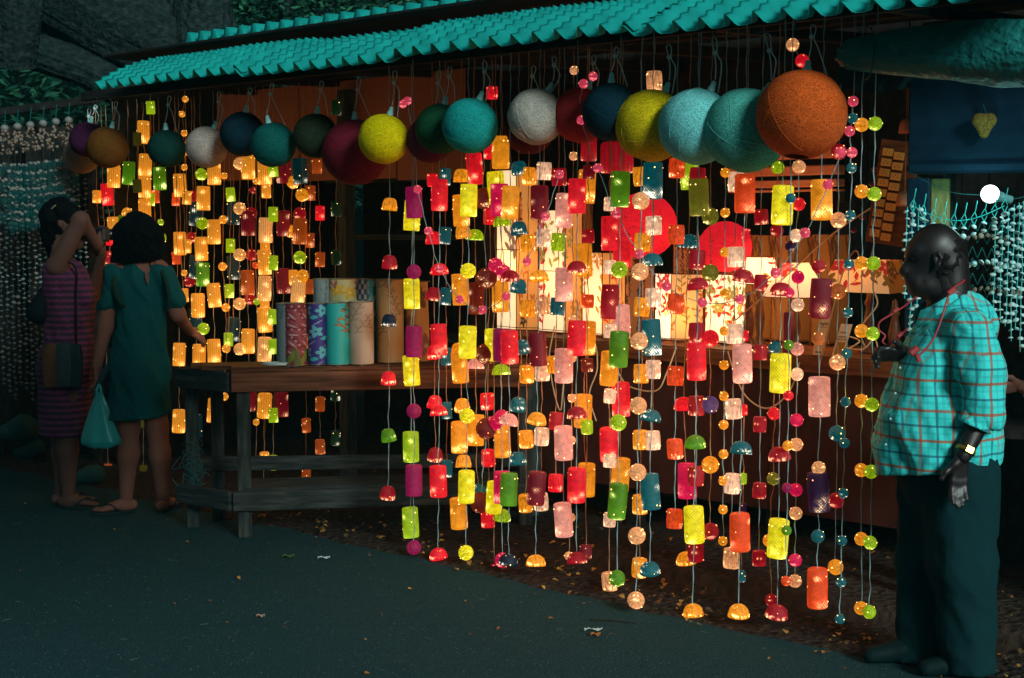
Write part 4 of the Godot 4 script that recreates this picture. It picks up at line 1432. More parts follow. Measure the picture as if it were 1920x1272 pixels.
# ---------------------------------------------------------------- the table with rolled shades
func make_table() -> void:
	var a := at(432, 690, 7.53)
	a.y = 0.0
	var b := a + Vector3(1.62, 0, -0.28)
	var c := at(330, 682, 7.80)
	c.y = 0.0
	var in_ := Vector3(0.17, 0, -0.98) * 0.36
	var back_l := c + Vector3(0.05, 0, -0.2)
	var h := 0.925
	var o := thing("display_table", "worn dark timber display table holding printed lampshades", "table", a)
	var poly := [c, a, b, b + in_, back_l]
	var side := (b - a).normalized()
	for k in 3:
		var st := mb()
		var off := in_.normalized() * (0.06 + 0.118 * k)
		board(st, a + off - side * (0.02 if k == 0 else 0.12 + 0.1 * k) + Vector3(0, h - 0.012, 0), b + off + Vector3(0, h - 0.012 - 0.001 * k, 0), 0.116, 0.024, in_.normalized(), 0.003)
		build(o, "top_board", st, old_wood)
	for s in [[a, b, 0.105, h - 0.078, "apron"], [c, a, 0.105, h - 0.079, "apron"], [a, b, 0.105, 0.205, "lower_rail"], [c, a, 0.105, 0.204, "lower_rail"], [back_l, b + in_, 0.08, 0.33, "lower_rail"]]:
		var st := mb()
		var p: Vector3 = s[0]
		var q: Vector3 = s[1]
		board(st, p + Vector3(0, s[3], 0) + (q - p).normalized() * 0.002, q + Vector3(0, s[3], 0) - (q - p).normalized() * 0.012, s[2], 0.03, Vector3.UP, 0.003)
		build(o, s[4], st, old_wood if s[0] == a and s[4] == "apron" else slate_rail)
	for p in [a + side * 0.045 + in_.normalized() * 0.055, c + Vector3(0.07, 0, -0.055), b - side * 0.06 + in_.normalized() * 0.055, b + in_ * 0.9 - side * 0.06, back_l + Vector3(0.12, 0, -0.05)]:
		var st := mb()
		box(st, Transform3D(Basis(side, Vector3.UP, side.cross(Vector3.UP)), p + Vector3(0, (h - 0.026) / 2, 0)), Vector3(0.072, h - 0.026, 0.06), 0.004)
		build(o, "leg", st, slate_wood)
	var shelf := mb()
	board(shelf, a + in_ * 0.5 + Vector3(0, 0.262, 0), b + in_ * 0.5 + Vector3(0, 0.262, 0), 0.3, 0.018, in_)
	build(o, "shelf", shelf, slate_rail)
	# frayed twine round the far leg
	var lp := c + Vector3(0.07, 0.36, -0.055)
	var tw := thing("twine", "frayed teal plastic twine knotted round a table leg", "twine", lp)
	rng.seed = 41
	for k in 26:
		var st := mb()
		var pts := []
		var y := rng.randf_range(-0.1, 0.12)
		if k < 12:
			for i in 9:
				var an := TAU * i / 8.0
				pts.append(lp + Vector3(cos(an) * 0.056, y + 0.02 * sin(an * 2.0 + k), sin(an) * 0.052))
		else:
			var p0 := lp + Vector3(rng.randf_range(-0.06, 0.06), y, 0.05)
			pts = curve([p0, p0 + Vector3(rng.randf_range(-0.05, 0.05), rng.randf_range(-0.08, 0.03), 0.02), p0 + Vector3(rng.randf_range(-0.09, 0.09), rng.randf_range(-0.16, 0.03), 0.03)], 4)
		tube(st, pts, 0.0018, 4)
		build(tw, "strand", st, plain(lin(0.006, 0.11, 0.11), 0.5))
	# rolled printed shades that stand on it
	var teal := lin(0.02, 0.42, 0.40)
	var prints := []
	var crimson := Image.create(96, 128, false, Image.FORMAT_RGB8)
	crimson.fill(lin(0.20, 0.015, 0.03))
	for y in 12:
		for x in 10:
			leaf(crimson, Vector2(4 + x * 10 + 5 * (y % 2), 5 + y * 8), 2.4, 2.2, 0, lin(0.62, 0.4, 0.42))
	for k in 5:
		for j in 5:
			leaf(crimson, Vector2(10 + k * 20 + (j % 2) * 6, 22 + j * 19), 15, 6, -0.9 + 0.4 * (j % 3), lin(0.34, 0.06, 0.07))
			leaf(crimson, Vector2(14 + k * 20, 26 + j * 19), 10, 1.6, -0.9 + 0.4 * (j % 3), lin(0.6, 0.42, 0.44))
		leaf(crimson, Vector2(8 + k * 20, 112), 24, 6, -1.2 - 0.2 * (k % 2), lin(0.10, 0.13, 0.02))
		leaf(crimson, Vector2(17 + k * 20, 114), 20, 4, -1.9, lin(0.2, 0.22, 0.03))
	var violet := Image.create(96, 128, false, Image.FORMAT_RGB8)
	violet.fill(lin(0.045, 0.03, 0.22))
	for y in 3:
		for x in 3:
			var p := Vector2(10 + x * 32 + 12 * (y % 2), 14 + y * 44)
			for j in 5:
				leaf(violet, p + Vector2(cos(TAU * j / 5), sin(TAU * j / 5)) * 7, 7.5, 4, TAU * j / 5, lin(0.12, 0.5, 0.56))
			leaf(violet, p, 2.4, 2.4, 0, lin(0.1, 0.02, 0.15))
			leaf(violet, p + Vector2(16, 14), 9, 4, 0.2, lin(0.04, 0.5, 0.5))
			leaf(violet, p + Vector2(10, 26), 13, 1.2, 0.6, lin(0.3, 0.4, 0.5))
	var green := sprigs(96, 128, teal, [lin(0.02, 0.09, 0.07), lin(0.35, 0.16, 0.07)], 9, 7, 61, 0.0)
	var beige := sprigs(96, 128, lin(0.55, 0.45, 0.34), [lin(0.46, 0.36, 0.27)], 8, 6, 62, 0.0)
	var lemon := sprigs(96, 128, lin(0.58, 0.52, 0.24), [lin(0.8, 0.45, 0.03), lin(0.5, 0.12, 0.1)], 24, 6, 63, 0.7)
	var tanp := sprigs(96, 128, lin(0.42, 0.28, 0.12), [lin(0.3, 0.19, 0.08)], 16, 5, 64, 0.1)
	var brownp := sprigs(96, 128, lin(0.46, 0.25, 0.07), [lin(0.12, 0.05, 0.02), lin(0.25, 0.1, 0.05)], 7, 12, 65, 0.4)
	var greyp := sprigs(48, 64, lin(0.2, 0.26, 0.26), [lin(0.18, 0.23, 0.23)], 5, 4, 66, 0.0)
	var check := Image.create(64, 64, false, Image.FORMAT_RGB8)
	for y in 64:
		for x in 64:
			check.set_pixel(x, y, lin(0.25, 0.3, 0.33) if (x / 4 + y / 4) % 2 == 0 else lin(0.015, 0.03, 0.05))
	var wash := sprigs(96, 128, lin(0.02, 0.28, 0.3), [lin(0.3, 0.5, 0.5), lin(0.01, 0.14, 0.17)], 10, 11, 67, 0.3)
	# centre, width, top, how far back, print, label
	var rolls := [[540, 46, 569, 0.10, greyp, "flat grey backed shade at the outer end of the front row"], [552, 44, 569, 0.07, crimson, "crimson printed shade with white dots and feathered leaves"], [594, 36, 569, 0.09, violet, "violet blue printed shade with pale aqua flowers"], [632, 46, 568, 0.075, green, "teal printed shade with dark leaves in the front row"], [676, 48, 566, 0.075, beige, "plain beige mottled shade closing the front row"],
		[604, 34, 523, 0.25, greyp, "grey shade standing behind the crimson and violet ones"], [642, 54, 523, 0.24, lemon, "yellow printed shade with orange fruit in the back row"], [680, 28, 523, 0.27, check, "black and white checked shade in the back row"], [697, 26, 524, 0.26, wash, "washed teal flowered shade squeezed beside the tall tan one"], [731, 52, 524, 0.17, tanp, "tall tan shade, biggest on the table"], [784, 44, 528, 0.2, brownp, "tall orange brown shade with dark flowers at the inner end"]]
	for s in rolls:
		var u: float = (s[0] - 432.0) / FOCAL * 7.6 / side.x
		var p: Vector3 = a + side * u + in_.normalized() * s[3] + Vector3(0, h + 0.006, 0)
		u += (s[0] - (960.0 + p.x / -p.z * FOCAL)) / FOCAL * -p.z
		p = a + side * u + in_.normalized() * s[3] + Vector3(0, h + 0.006, 0)
		var r: float = s[1] / FOCAL * -p.z / 2.0
		var hh := at(s[0], s[2], -p.z).y - p.y
		var r2 := thing("printed_shade", s[5], "lampshade", p, "printed shades on the table")
		var st := mb()
		var prof := []
		for i in 6:
			prof.append(Vector2(r * (1.0 - 0.004 * i), hh * i / 5.0))
		var turn := Basis(Vector3.UP, s[0] * 0.37) * Basis(Vector3(0, 0, 1), 0.0 if s[0] != 784 else 0.05)
		lathe(st, Transform3D(turn, p), prof, 24, 0.006)
		build(r2, "cloth", st, printed("roll%d_%d" % [s[0], s[1]], s[4], 0.0, 0.55))
		for y in [0.0, hh]:
			var rim := mb()
			var ring := []
			for j in 21:
				ring.append(p + Vector3(cos(TAU * j / 20) * r * 0.995, y, sin(TAU * j / 20) * r * 0.995))
			tube(rim, ring, 0.002, 4)
			build(r2, "rim", rim, plain(lin(0.3, 0.24, 0.14), 0.7))
		if s[3] < 0.15:
			var hk := mb()
			var q := p + Vector3(0.01, -0.004, r + 0.004)
			tube(hk, [q, q + Vector3(-0.012, -0.001, 0.016), q + Vector3(0.012, -0.001, 0.016), q], 0.0016, 4)
			build(r2, "wire_loop", hk, plain(lin(0.3, 0.35, 0.35), 0.4, 0.6))
	var coil_at := a + side * 0.22 + in_.normalized() * 0.04 + Vector3(0, h + 0.006, 0)
	var coil := thing("cable_coil", "flat coil of white cable lying on the table before the crimson shade", "cable", coil_at)
	var cst := mb()
	var cp := []
	for i in 60:
		var an := i * 0.62
		cp.append(coil_at + Vector3(cos(an) * (0.06 + 0.014 * sin(i * 0.9)), 0.003 + 0.0002 * i, sin(an) * 0.026))
	tube(cst, cp, 0.0032, 5)
	build(coil, "wire", cst, plain(lin(0.45, 0.65, 0.65), 0.5))

# ---------------------------------------------------------------- the shell stalls at both ends
var shell_meshes := []

func make_shell_mesh() -> void:
	org = Vector3.ZERO
	for k in 2:
		var st := mb()
		var prof := []
		for i in 7:
			var a := PI / 2 * i / 6
			prof.append(Vector2(maxf(cos(a), 0.02), sin(a) * 0.72))
		lathe(st, Transform3D(Basis.IDENTITY, Vector3.ZERO), prof, 10, 0.0)
		if k == 1:
			ball(st, Vector3(0, -0.1, 0), Vector3(0.8, 0.5, 0.7), 8)
		shell_meshes.append(mesh_of(st))

# a hanging strand of shells; spacing and size in metres
func shell_strand(label: String, top: Vector3, bottom: float, size: float, gap: float, m: Material, straw: Material, number: int, group: String, first := 0.0) -> void:
	var o := thing("shell_strand", label, "shell strand", top, group)
	var st := mb()
	var n := int((top.y - bottom) / 0.06) + 2
	var pts := []
	rng.seed = number
	for i in n + 1:
		pts.append(top + Vector3(rng.randf_range(-0.003, 0.003), (bottom - top.y) * i / n, rng.randf_range(-0.003, 0.003)))
	tube(st, pts, 0.0022, 4)
	build(o, "cord", st, straw)
	var sh := SurfaceTool.new()
	sh.begin(Mesh.PRIMITIVE_TRIANGLES)
	var y := top.y - first
	while y > bottom:
		var b := Basis.from_euler(Vector3(rng.randf_range(-0.7, 0.7), rng.randf() * TAU, rng.randf_range(-0.7, 0.7))).scaled(Vector3(1, 0.85, 1) * size * rng.randf_range(0.75, 1.15))
		sh.append_from(shell_meshes[rng.randi() % 2], 0, Transform3D(b, Vector3(rng.randf_range(-0.6, 0.6) * size, y - top.y, rng.randf_range(-0.6, 0.6) * size)))
		y -= gap * rng.randf_range(0.8, 1.25)
	var s := part(o, "shell", sh.commit(), m)
	s.set_meta("kind", "stuff")

func make_far_shells() -> void:
	# a curtain of shells beyond the far end: strands, and tiers of shells above
	var words := ["outermost", "second", "third", "fourth", "fifth", "sixth", "seventh", "eighth", "ninth", "tenth", "eleventh", "twelfth", "thirteenth", "fourteenth", "fifteenth", "sixteenth"]
	for i in 16:
		var px := -6.0 + i * 10.8
		var d := 9.7 - 0.02 * i + 0.1 * (i % 3)
		shell_strand("%s strand of pale shells from the picture edge, behind the woman in magenta" % words[i], at(px, 250 + 6 * (i % 3), d), at(px, 722 + 14 * ((i * 7) % 3), d).y, 0.014, 0.036, shell_mat if i % 3 else shell_grey, straw_dark, 800 + i, "shell strands of the far curtain", 0.3)
	rng.seed = 71
	for k in 8:
		var y := 300 + k * 15.0
		var d := 9.45 - 0.03 * k
		var left := at(-10 + 25 * (k % 2), y + 8, d)
		var right := at(120 + 14 * (k % 3), y - 3, d)
		var o := thing("shell_garland", "%s level row of shells tied across the far shell curtain" % ["top", "second", "third", "fourth", "fifth", "sixth", "seventh", "lowest"][k], "shell garland", left, "level shell rows")
		var st := mb()
		tube(st, [left, left.lerp(right, 0.5) + Vector3(0, -0.02, 0), right], 0.002, 4)
		build(o, "cord", st, straw_dark)
		var sh := SurfaceTool.new()
		sh.begin(Mesh.PRIMITIVE_TRIANGLES)
		for i in 26:
			if rng.randf() < 0.25:
				continue
			var p := left.lerp(right, (i + rng.randf() * 0.6) / 26.0) + Vector3(0, -0.02 * sin(PI * i / 26.0) + rng.randf_range(-0.008, 0.008), 0)
			sh.append_from(shell_meshes[i % 2], 0, Transform3D(Basis.from_euler(Vector3(rng.randf(), rng.randf() * TAU, rng.randf())).scaled(Vector3.ONE * 0.014), p - left))
		var s := part(o, "shell", sh.commit(), shell_grey)
		s.set_meta("kind", "stuff")
		# hanging fringe of thin straws under the row
		var fr := mb()
		for i in 60:
			var p := left.lerp(right, i / 60.0) + Vector3(0, -0.012, 0.002)
			tube(fr, [p, p + Vector3(rng.randf_range(-0.006, 0.006), -rng.randf_range(0.05, 0.085), 0)], 0.002, 3)
		var f := build(o, "straw_fringe", fr, straw_mat)
		f.set_meta("kind", "stuff")
	var names2 := ["outermost", "second", "third", "fourth", "fifth", "innermost"]
	for i in 6:
		var px := 8.0 + i * 24.0
		var p := at(px, 236 - i * 3, 9.4)
		var o := thing("shell_cluster", "%s cone shaped cluster of brown shells hung over the far curtain" % names2[i], "shell ornament", p, "shell cones over the far curtain")
		var sh := SurfaceTool.new()
		sh.begin(Mesh.PRIMITIVE_TRIANGLES)
		for k in 40:
			var q := rng.randf()
			var a := rng.randf() * TAU
			var r := 0.012 + 0.05 * q
			sh.append_from(shell_meshes[k % 2], 0, Transform3D(Basis.from_euler(Vector3(rng.randf() * 3, a, rng.randf() * 3)).scaled(Vector3.ONE * 0.011), Vector3(cos(a) * r, -0.03 - q * 0.16, sin(a) * r)))
		var s := part(o, "shell", sh.commit(), shell_brown)
		s.set_meta("kind", "stuff")
		var cap := mb()
		ball(cap, p + Vector3(0, -0.015, 0), Vector3(0.028, 0.024, 0.028), 10)
		build(o, "cap_shell", cap, shell_grey)
		var c := mb()
		tube(c, [p, p + Vector3(0.004, 0.05, 0), p + Vector3(0.01, 0.1, 0)], 0.003, 4)
		build(o, "cord", c, straw_mat)
	# the frame they hang from
	var f0 := at(-120, 226, 9.9)
	var f1 := at(185, 186, 9.6)
	var fr := thing("shell_rack", "dark timber rail with posts that carries the far shell curtain", "rack", Vector3(f0.x, 0, f0.z))
	var st := mb()
	board(st, f0, f1, 0.05, 0.04, Vector3.UP)
	build(fr, "rail", st, dark_wood)
	for px in [-60.0, 66.0, 178.0]:
		var p := at(px, 500, 10.0)
		p.y = 0.0
		var pst := mb()
		box(pst, Transform3D(Basis.IDENTITY, p + Vector3(0, 1.2, 0)), Vector3(0.07, 2.4, 0.07))
		build(fr, "post", pst, dark_wood)
	for k in 12:
		var bst := mb()
		var p := at(-120 + k * 27, 500, 10.35)
		box(bst, Transform3D(Basis.IDENTITY, Vector3(p.x, 1.2, p.z)), Vector3(0.1, 2.4, 0.02))
		build(fr, "back_board", bst, dark_wood)
	# things lying under it
	rng.seed = 17
	for s in [[34, 808, "grey plastic sack slumped under the far shell curtain", 0.11, lin(0.015, 0.05, 0.05)], [50, 848, "smaller crumpled plastic bag on the ground under the far curtain", 0.07, lin(0.012, 0.04, 0.04)], [172, 892, "crumpled clear plastic on the ground between the two women", 0.05, lin(0.03, 0.12, 0.13)]]:
		var p := at(s[0], s[1], 9.2)
		p.y = maxf(p.y, 0.03)
		var o := thing("plastic_sack", s[2], "bag", p)
		var b := {}
		flesh(b, [[p, p + Vector3(0.05, 0.02, 0), s[3] * 0.7, s[3] * 0.6], [p + Vector3(-0.06, -0.01, 0.02), p, s[3] * 0.6, s[3] * 0.7]], 0.012, 0.02, [[Vector3(p.x, 0.012, p.z), Vector3.DOWN]], 0.05)
		part(o, "film", flesh_mesh(b), plain(s[4], 0.6))

func make_near_shells() -> void:
	# the neighbouring stall: blue panel, rolled awning, post, bulb, nets and strands of shells
	var d := 6.0
	var base := at(1810, 640, d)
	base.y = 0.0
	var o := thing("shell_stall", "dark blue neighbouring stall with a rolled teal awning, behind the man", "stall", base)
	var st := mb(true)
	var pl := at(1707, 170, d + 0.1)
	var pr := at(2100, 320, d - 0.25)
	var top_y := at(1800, 110, d).y
	var low_y := at(1800, 306, d).y
	var dir := (Vector3(pr.x, 0, pr.z) - Vector3(pl.x, 0, pl.z)).normalized()
	var pan := Basis(dir, Vector3.UP, dir.cross(Vector3.UP))
	var mid := (Vector3(pl.x, 0, pl.z) + Vector3(pr.x, 0, pr.z)) / 2
	var wide := Vector3(pl.x, 0, pl.z).distance_to(Vector3(pr.x, 0, pr.z))
	box(st, Transform3D(pan, mid + Vector3(0, (top_y + low_y) / 2, 0)), Vector3(wide, top_y - low_y, 0.03), 0.004)
	build(o, "panel", st, blue_paint)
	var ledge := mb()
	board(ledge, Vector3(pl.x, low_y - 0.02, pl.z) + pan.z * 0.02, Vector3(pr.x, low_y - 0.02, pr.z) + pan.z * 0.02, 0.045, 0.05, Vector3.UP, 0.012)
	build(o, "ledge", ledge, blue_paint)
	var jamb := mb()
	box(jamb, Transform3D(pan, Vector3(pl.x, low_y * 0.5 - 0.03, pl.z) + dir * 0.045), Vector3(0.09, low_y - 0.06, 0.05), 0.004)
	build(o, "post", jamb, blue_paint)
	var p1 := at(1763, 400, d + 0.15)
	var post := mb()
	box(post, Transform3D(pan, Vector3(p1.x, low_y * 0.5 - 0.03, p1.z)), Vector3(0.075, low_y - 0.06, 0.06), 0.005)
	build(o, "post", post, pale_wood)
	for k in 12:
		var b := mb(true)
		box(b, Transform3D(pan, Vector3(pl.x, 1.2, pl.z) + dir * (0.06 + k * 0.122) - pan.z * 0.75), Vector3(0.116, 2.4, 0.02), 0.003)
		build(o, "back_board", b, dark_wood)
	var table := mb()
	box(table, Transform3D(pan, mid + Vector3(0, 0.80, 0) - pan.z * 0.25 + dir * 0.1), Vector3(wide, 0.04, 0.5))
	build(o, "table_board", table, dark_wood)
	# rolled awning: a long soft roll with creases
	var aw := thing("rolled_awning", "sagging teal tarpaulin rolled up along the blue stall's roof edge", "awning", at(1760, 100, 5.4))
	var rows := []
	noise.seed = 31
	for i in 97:
		var q := i / 96.0
		var c := at(lerpf(1566, 2050, q), lerpf(104, 96, q), lerpf(5.55, 5.0, q))
		var r := lerpf(0.062, 0.13, minf(1.0, q * 1.6)) * (0.35 + 0.65 * minf(1.0, q * 22.0))
		var row := PackedVector3Array()
		for j in 29:
			var a := TAU * (j % 28) / 28
			var k := 1.0 + 0.16 * noise.get_noise_3d(cos(a) * 50.0, sin(a) * 50.0, q * 160.0) + 0.09 * absf(noise.get_noise_3d(cos(a) * 90.0, sin(a) * 90.0, q * 420.0 + a * 60.0))
			var lift := 0.03 * maxf(0.0, sin(a)) * minf(1.0, q * 4.0)
			row.append(c + Vector3(0, sin(a) * r * k * 0.8 + lift - 0.02 * q, cos(a) * r * k))
		rows.append(row)
	var ast := mb()
	grid(ast, rows)
	build(aw, "roll", ast, tarp)
	var flap := mb()
	var frow := []
	for i in 8:
		var row := PackedVector3Array()
		for j in 30:
			var q := j / 29.0
			var p := at(lerpf(1572, 1716, q), lerpf(126, 128, q) + i * (4.6 + 1.4 * sin(q * 3.0)), lerpf(5.55, 5.45, q))
			row.append(p + Vector3(0, 0, 0.012 * sin(q * 22.0 + i * 0.4) - 0.01 * i))
		frow.append(row)
	grid(flap, frow)
	build(aw, "flap", flap, plain(lin(0.004, 0.02, 0.028), 0.8, 0.0, true))
	var tie := mb()
	for q in [0.12, 0.75]:
		var c := at(lerpf(1566, 2050, q), 100, lerpf(5.55, 5.0, q))
		var ring := []
		for j in 17:
			ring.append(c + Vector3(0.003 * j / 16.0, sin(TAU * j / 16) * 0.1, cos(TAU * j / 16) * 0.115))
		tube(tie, ring, 0.003, 4)
	build(aw, "tie_cord", tie, straw_dark)
	# heart on the panel
	var hp := at(1846, 234, d - 0.08)
	var heart := thing("heart_ornament", "dull yellow heart shaped ornament hung on the blue panel", "ornament", hp)
	var hb := {}
	flesh(hb, [[hp + Vector3(-0.022, 0.018, 0), hp + Vector3(0, -0.035, 0), 0.028, 0.014, 0.6], [hp + Vector3(0.022, 0.018, 0), hp + Vector3(0, -0.035, 0), 0.028, 0.014, 0.6]], 0.005, 0.012, [], 0.003)
	part(heart, "body", flesh_mesh(hb), grained("heart", lin(0.03, 0.02, 0.008), lin(0.11, 0.085, 0.015), lin(0.17, 0.14, 0.03), 0.05, 4, Vector3.ONE * 6.0, 0.85))
	var hs := mb()
	tube(hs, curve([hp + Vector3(0, 0.02, 0.006), hp + Vector3(0.004, 0.05, 0), hp + Vector3(0, 0.085, -0.02)], 4), 0.003, 4)
	build(heart, "cord", hs, straw_dark)
	# bulb
	var bp := at(1857, 364, 5.75)
	var bulb := thing("light_bulb", "glowing cold white round bulb over the shell nets", "light bulb", bp)
	var bst := mb()
	ball(bst, bp, Vector3.ONE * 0.0365, 20)
	build(bulb, "glass", bst, cold_bulb)
	var sk := mb()
	lathe(sk, Transform3D(Basis(Vector3(0, 0, 1), -1.85), bp), [Vector2(0.022, 0.026), Vector2(0.021, 0.05), Vector2(0.017, 0.056), Vector2(0.017, 0.09), Vector2(0.006, 0.095)], 14)
	build(bulb, "socket", sk, plain(lin(0.1, 0.3, 0.3), 0.5))
	var wr := mb()
	tube(wr, curve([bp + Vector3(0.09, -0.02, 0), bp + Vector3(0.16, 0.0, -0.02), bp + Vector3(0.24, 0.1, -0.05)], 5), 0.003, 5)
	build(bulb, "cord", wr, straw_dark)
	omni(bulb, Vector3.ZERO, Color(0.62, 1.0, 0.98), 0.075, 0.036)
	# net of straws: diamonds on a swag, shells under them
	var net := thing("shell_net", "swag of turquoise straw diamonds with shells hung across behind the man's head", "shell net", at(1790, 395, 5.8))
	var straws := mb()
	var cordst := mb()
	var sh := SurfaceTool.new()
	sh.begin(Mesh.PRIMITIVE_TRIANGLES)
	rng.seed = 91
	var line := []
	for i in 10:
		var q := i / 9.0
		var px := lerpf(1712, 1884, q)
		var py := 372 + 33 * sin(PI * clampf(q * 0.9 + 0.08, 0, 1)) + 6 * q
		var c := at(px, py + 6, 5.8 - 0.1 * q)
		line.append(c)
		var w := 0.012
		var h := 0.026
		tube(straws, [c + Vector3(0.004, h, 0), c + Vector3(0.012, h + 0.045, 0)], 0.0022, 4)
		for s in [-1.0, 1.0]:
			tube(straws, [c + Vector3(0.003, h, 0), c + Vector3(w * s, 0.002, 0)], 0.002, 4)
			tube(straws, [c + Vector3(w * s, -0.002, 0), c + Vector3(0.001, -h, 0)], 0.002, 4)
		for k in 2:
			sh.append_from(shell_meshes[k], 0, Transform3D(Basis.from_euler(Vector3(rng.randf(), rng.randf() * TAU, 0)).scaled(Vector3.ONE * 0.0125), c + Vector3(0, -h - 0.008 - 0.03 * k, 0) - org))
	tube(straws, curve(line, 3), 0.002, 4)
	tube(cordst, curve([at(1704, 322, 5.85), at(1740, 342, 5.85), at(1790, 362, 5.83), at(1850, 366, 5.8)], 5), 0.0016, 4)
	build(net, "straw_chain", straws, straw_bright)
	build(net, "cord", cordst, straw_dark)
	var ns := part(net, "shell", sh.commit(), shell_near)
	ns.set_meta("kind", "stuff")
	for k in 3:
		var low := thing("shell_net", "%s zigzag net of straws and brown shells behind the man's neck" % ["upper", "middle", "lower"][k], "shell net", at(1820, 430 + 50 * k, 6.0), "zigzag nets behind the man")
		var zs := mb()
		var zsh := SurfaceTool.new()
		zsh.begin(Mesh.PRIMITIVE_TRIANGLES)
		for r in 2:
			var last := Vector3.ZERO
			for i in 17:
				var p := at(1770 + i * 9, 424 + 50 * k + 22 * r + (11 if i % 2 else -10) - 3 * sin(i * 0.4), 6.0 + 0.01 * r)
				if i > 0:
					tube(zs, [last, p], 0.0018, 4)
				last = p
		for i in 13:
			zsh.append_from(shell_meshes[i % 2], 0, Transform3D(Basis.from_euler(Vector3(rng.randf() * 2, rng.randf() * TAU, rng.randf())).scaled(Vector3.ONE * 0.0135), at(1768 + i * 12, 446 + 50 * k + 4 * sin(i * 0.7), 5.98) - org))
		build(low, "straw_chain", zs, straw_mat)
		var zp := part(low, "shell", zsh.commit(), shell_brown if k != 1 else shell_near)
		zp.set_meta("kind", "stuff")
	var near := [[1701, 388, 560, "outer"], [1712, 378, 640, "second"], [1724, 384, 600, "third"], [1736, 392, 470, "fourth"], [1868, 408, 640, "fifth"], [1881, 400, 604, "sixth"], [1892, 392, 612, "seventh"], [1902, 384, 640, "eighth"], [1912, 380, 618, "ninth"], [1921, 372, 660, "last"]]
	for s in near:
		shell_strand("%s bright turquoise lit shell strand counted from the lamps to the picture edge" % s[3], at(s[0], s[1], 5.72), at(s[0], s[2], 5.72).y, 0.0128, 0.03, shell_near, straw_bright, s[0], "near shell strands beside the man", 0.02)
	for s in [[1703, 236, "salmon cup lampshade cut off by the blue panel, upper"], [1697, 373, "salmon cup lampshade beside the shell strands, lower"]]:
		var p := at(s[0], s[1], 6.3)
		var l := thing("cup_lamp", s[2], "lampshade", p)
		var cst := part(l, "shade", shade_mesh["d1"], plain(lin(0.5, 0.2, 0.1), 0.8, 0.0, true))
		cst.set_meta("label", "salmon cup lampshade")
		var c := mb()
		tube(c, [p, Vector3(p.x, beam_y, p.z)], 0.0016, 4)
		build(l, "cord", c, cord_lit_warm)

func pink_garland(label: String, pts: Array) -> void:
	var way := []
	for p in pts:
		way.append(front(p[0], p[1], -0.09))
	var o := thing("ball_garland", label, "string lights", way[0])
	var st := mb()
	var smooth := []
	for i in way.size() - 1:
		for k in 5:
			var q: Vector3 = way[i].lerp(way[i + 1], k / 5.0)
			smooth.append(q + Vector3(0.003 * sin(k * 2.0 + i), -0.01 * sin(PI * k / 5.0), 0))
	smooth.append(way[-1])
	tube(st, smooth, 0.002, 4)
	build(o, "cord", st, cord_mat)
	for i in way.size():
		if pts[i].size() > 2:
			continue
		var p := part(o, "shade", shade_mesh["b%d" % (i % 3)], woven("yarn", "P"), way[i] - org)
		p.rotation.y = i * 1.3
		p.set_meta("label", "small pink ball lampshade")
		var b := part(p, "fairy_light", shade_mesh["bulbb%d" % (i % 3)], bulb_dim)
		b.set_meta("kind", "stuff")

# ---------------------------------------------------------------- people
func m1(px: float, py: float, dz := 0.0) -> Vector3:
	return at(px, py, 5.28 + dz)

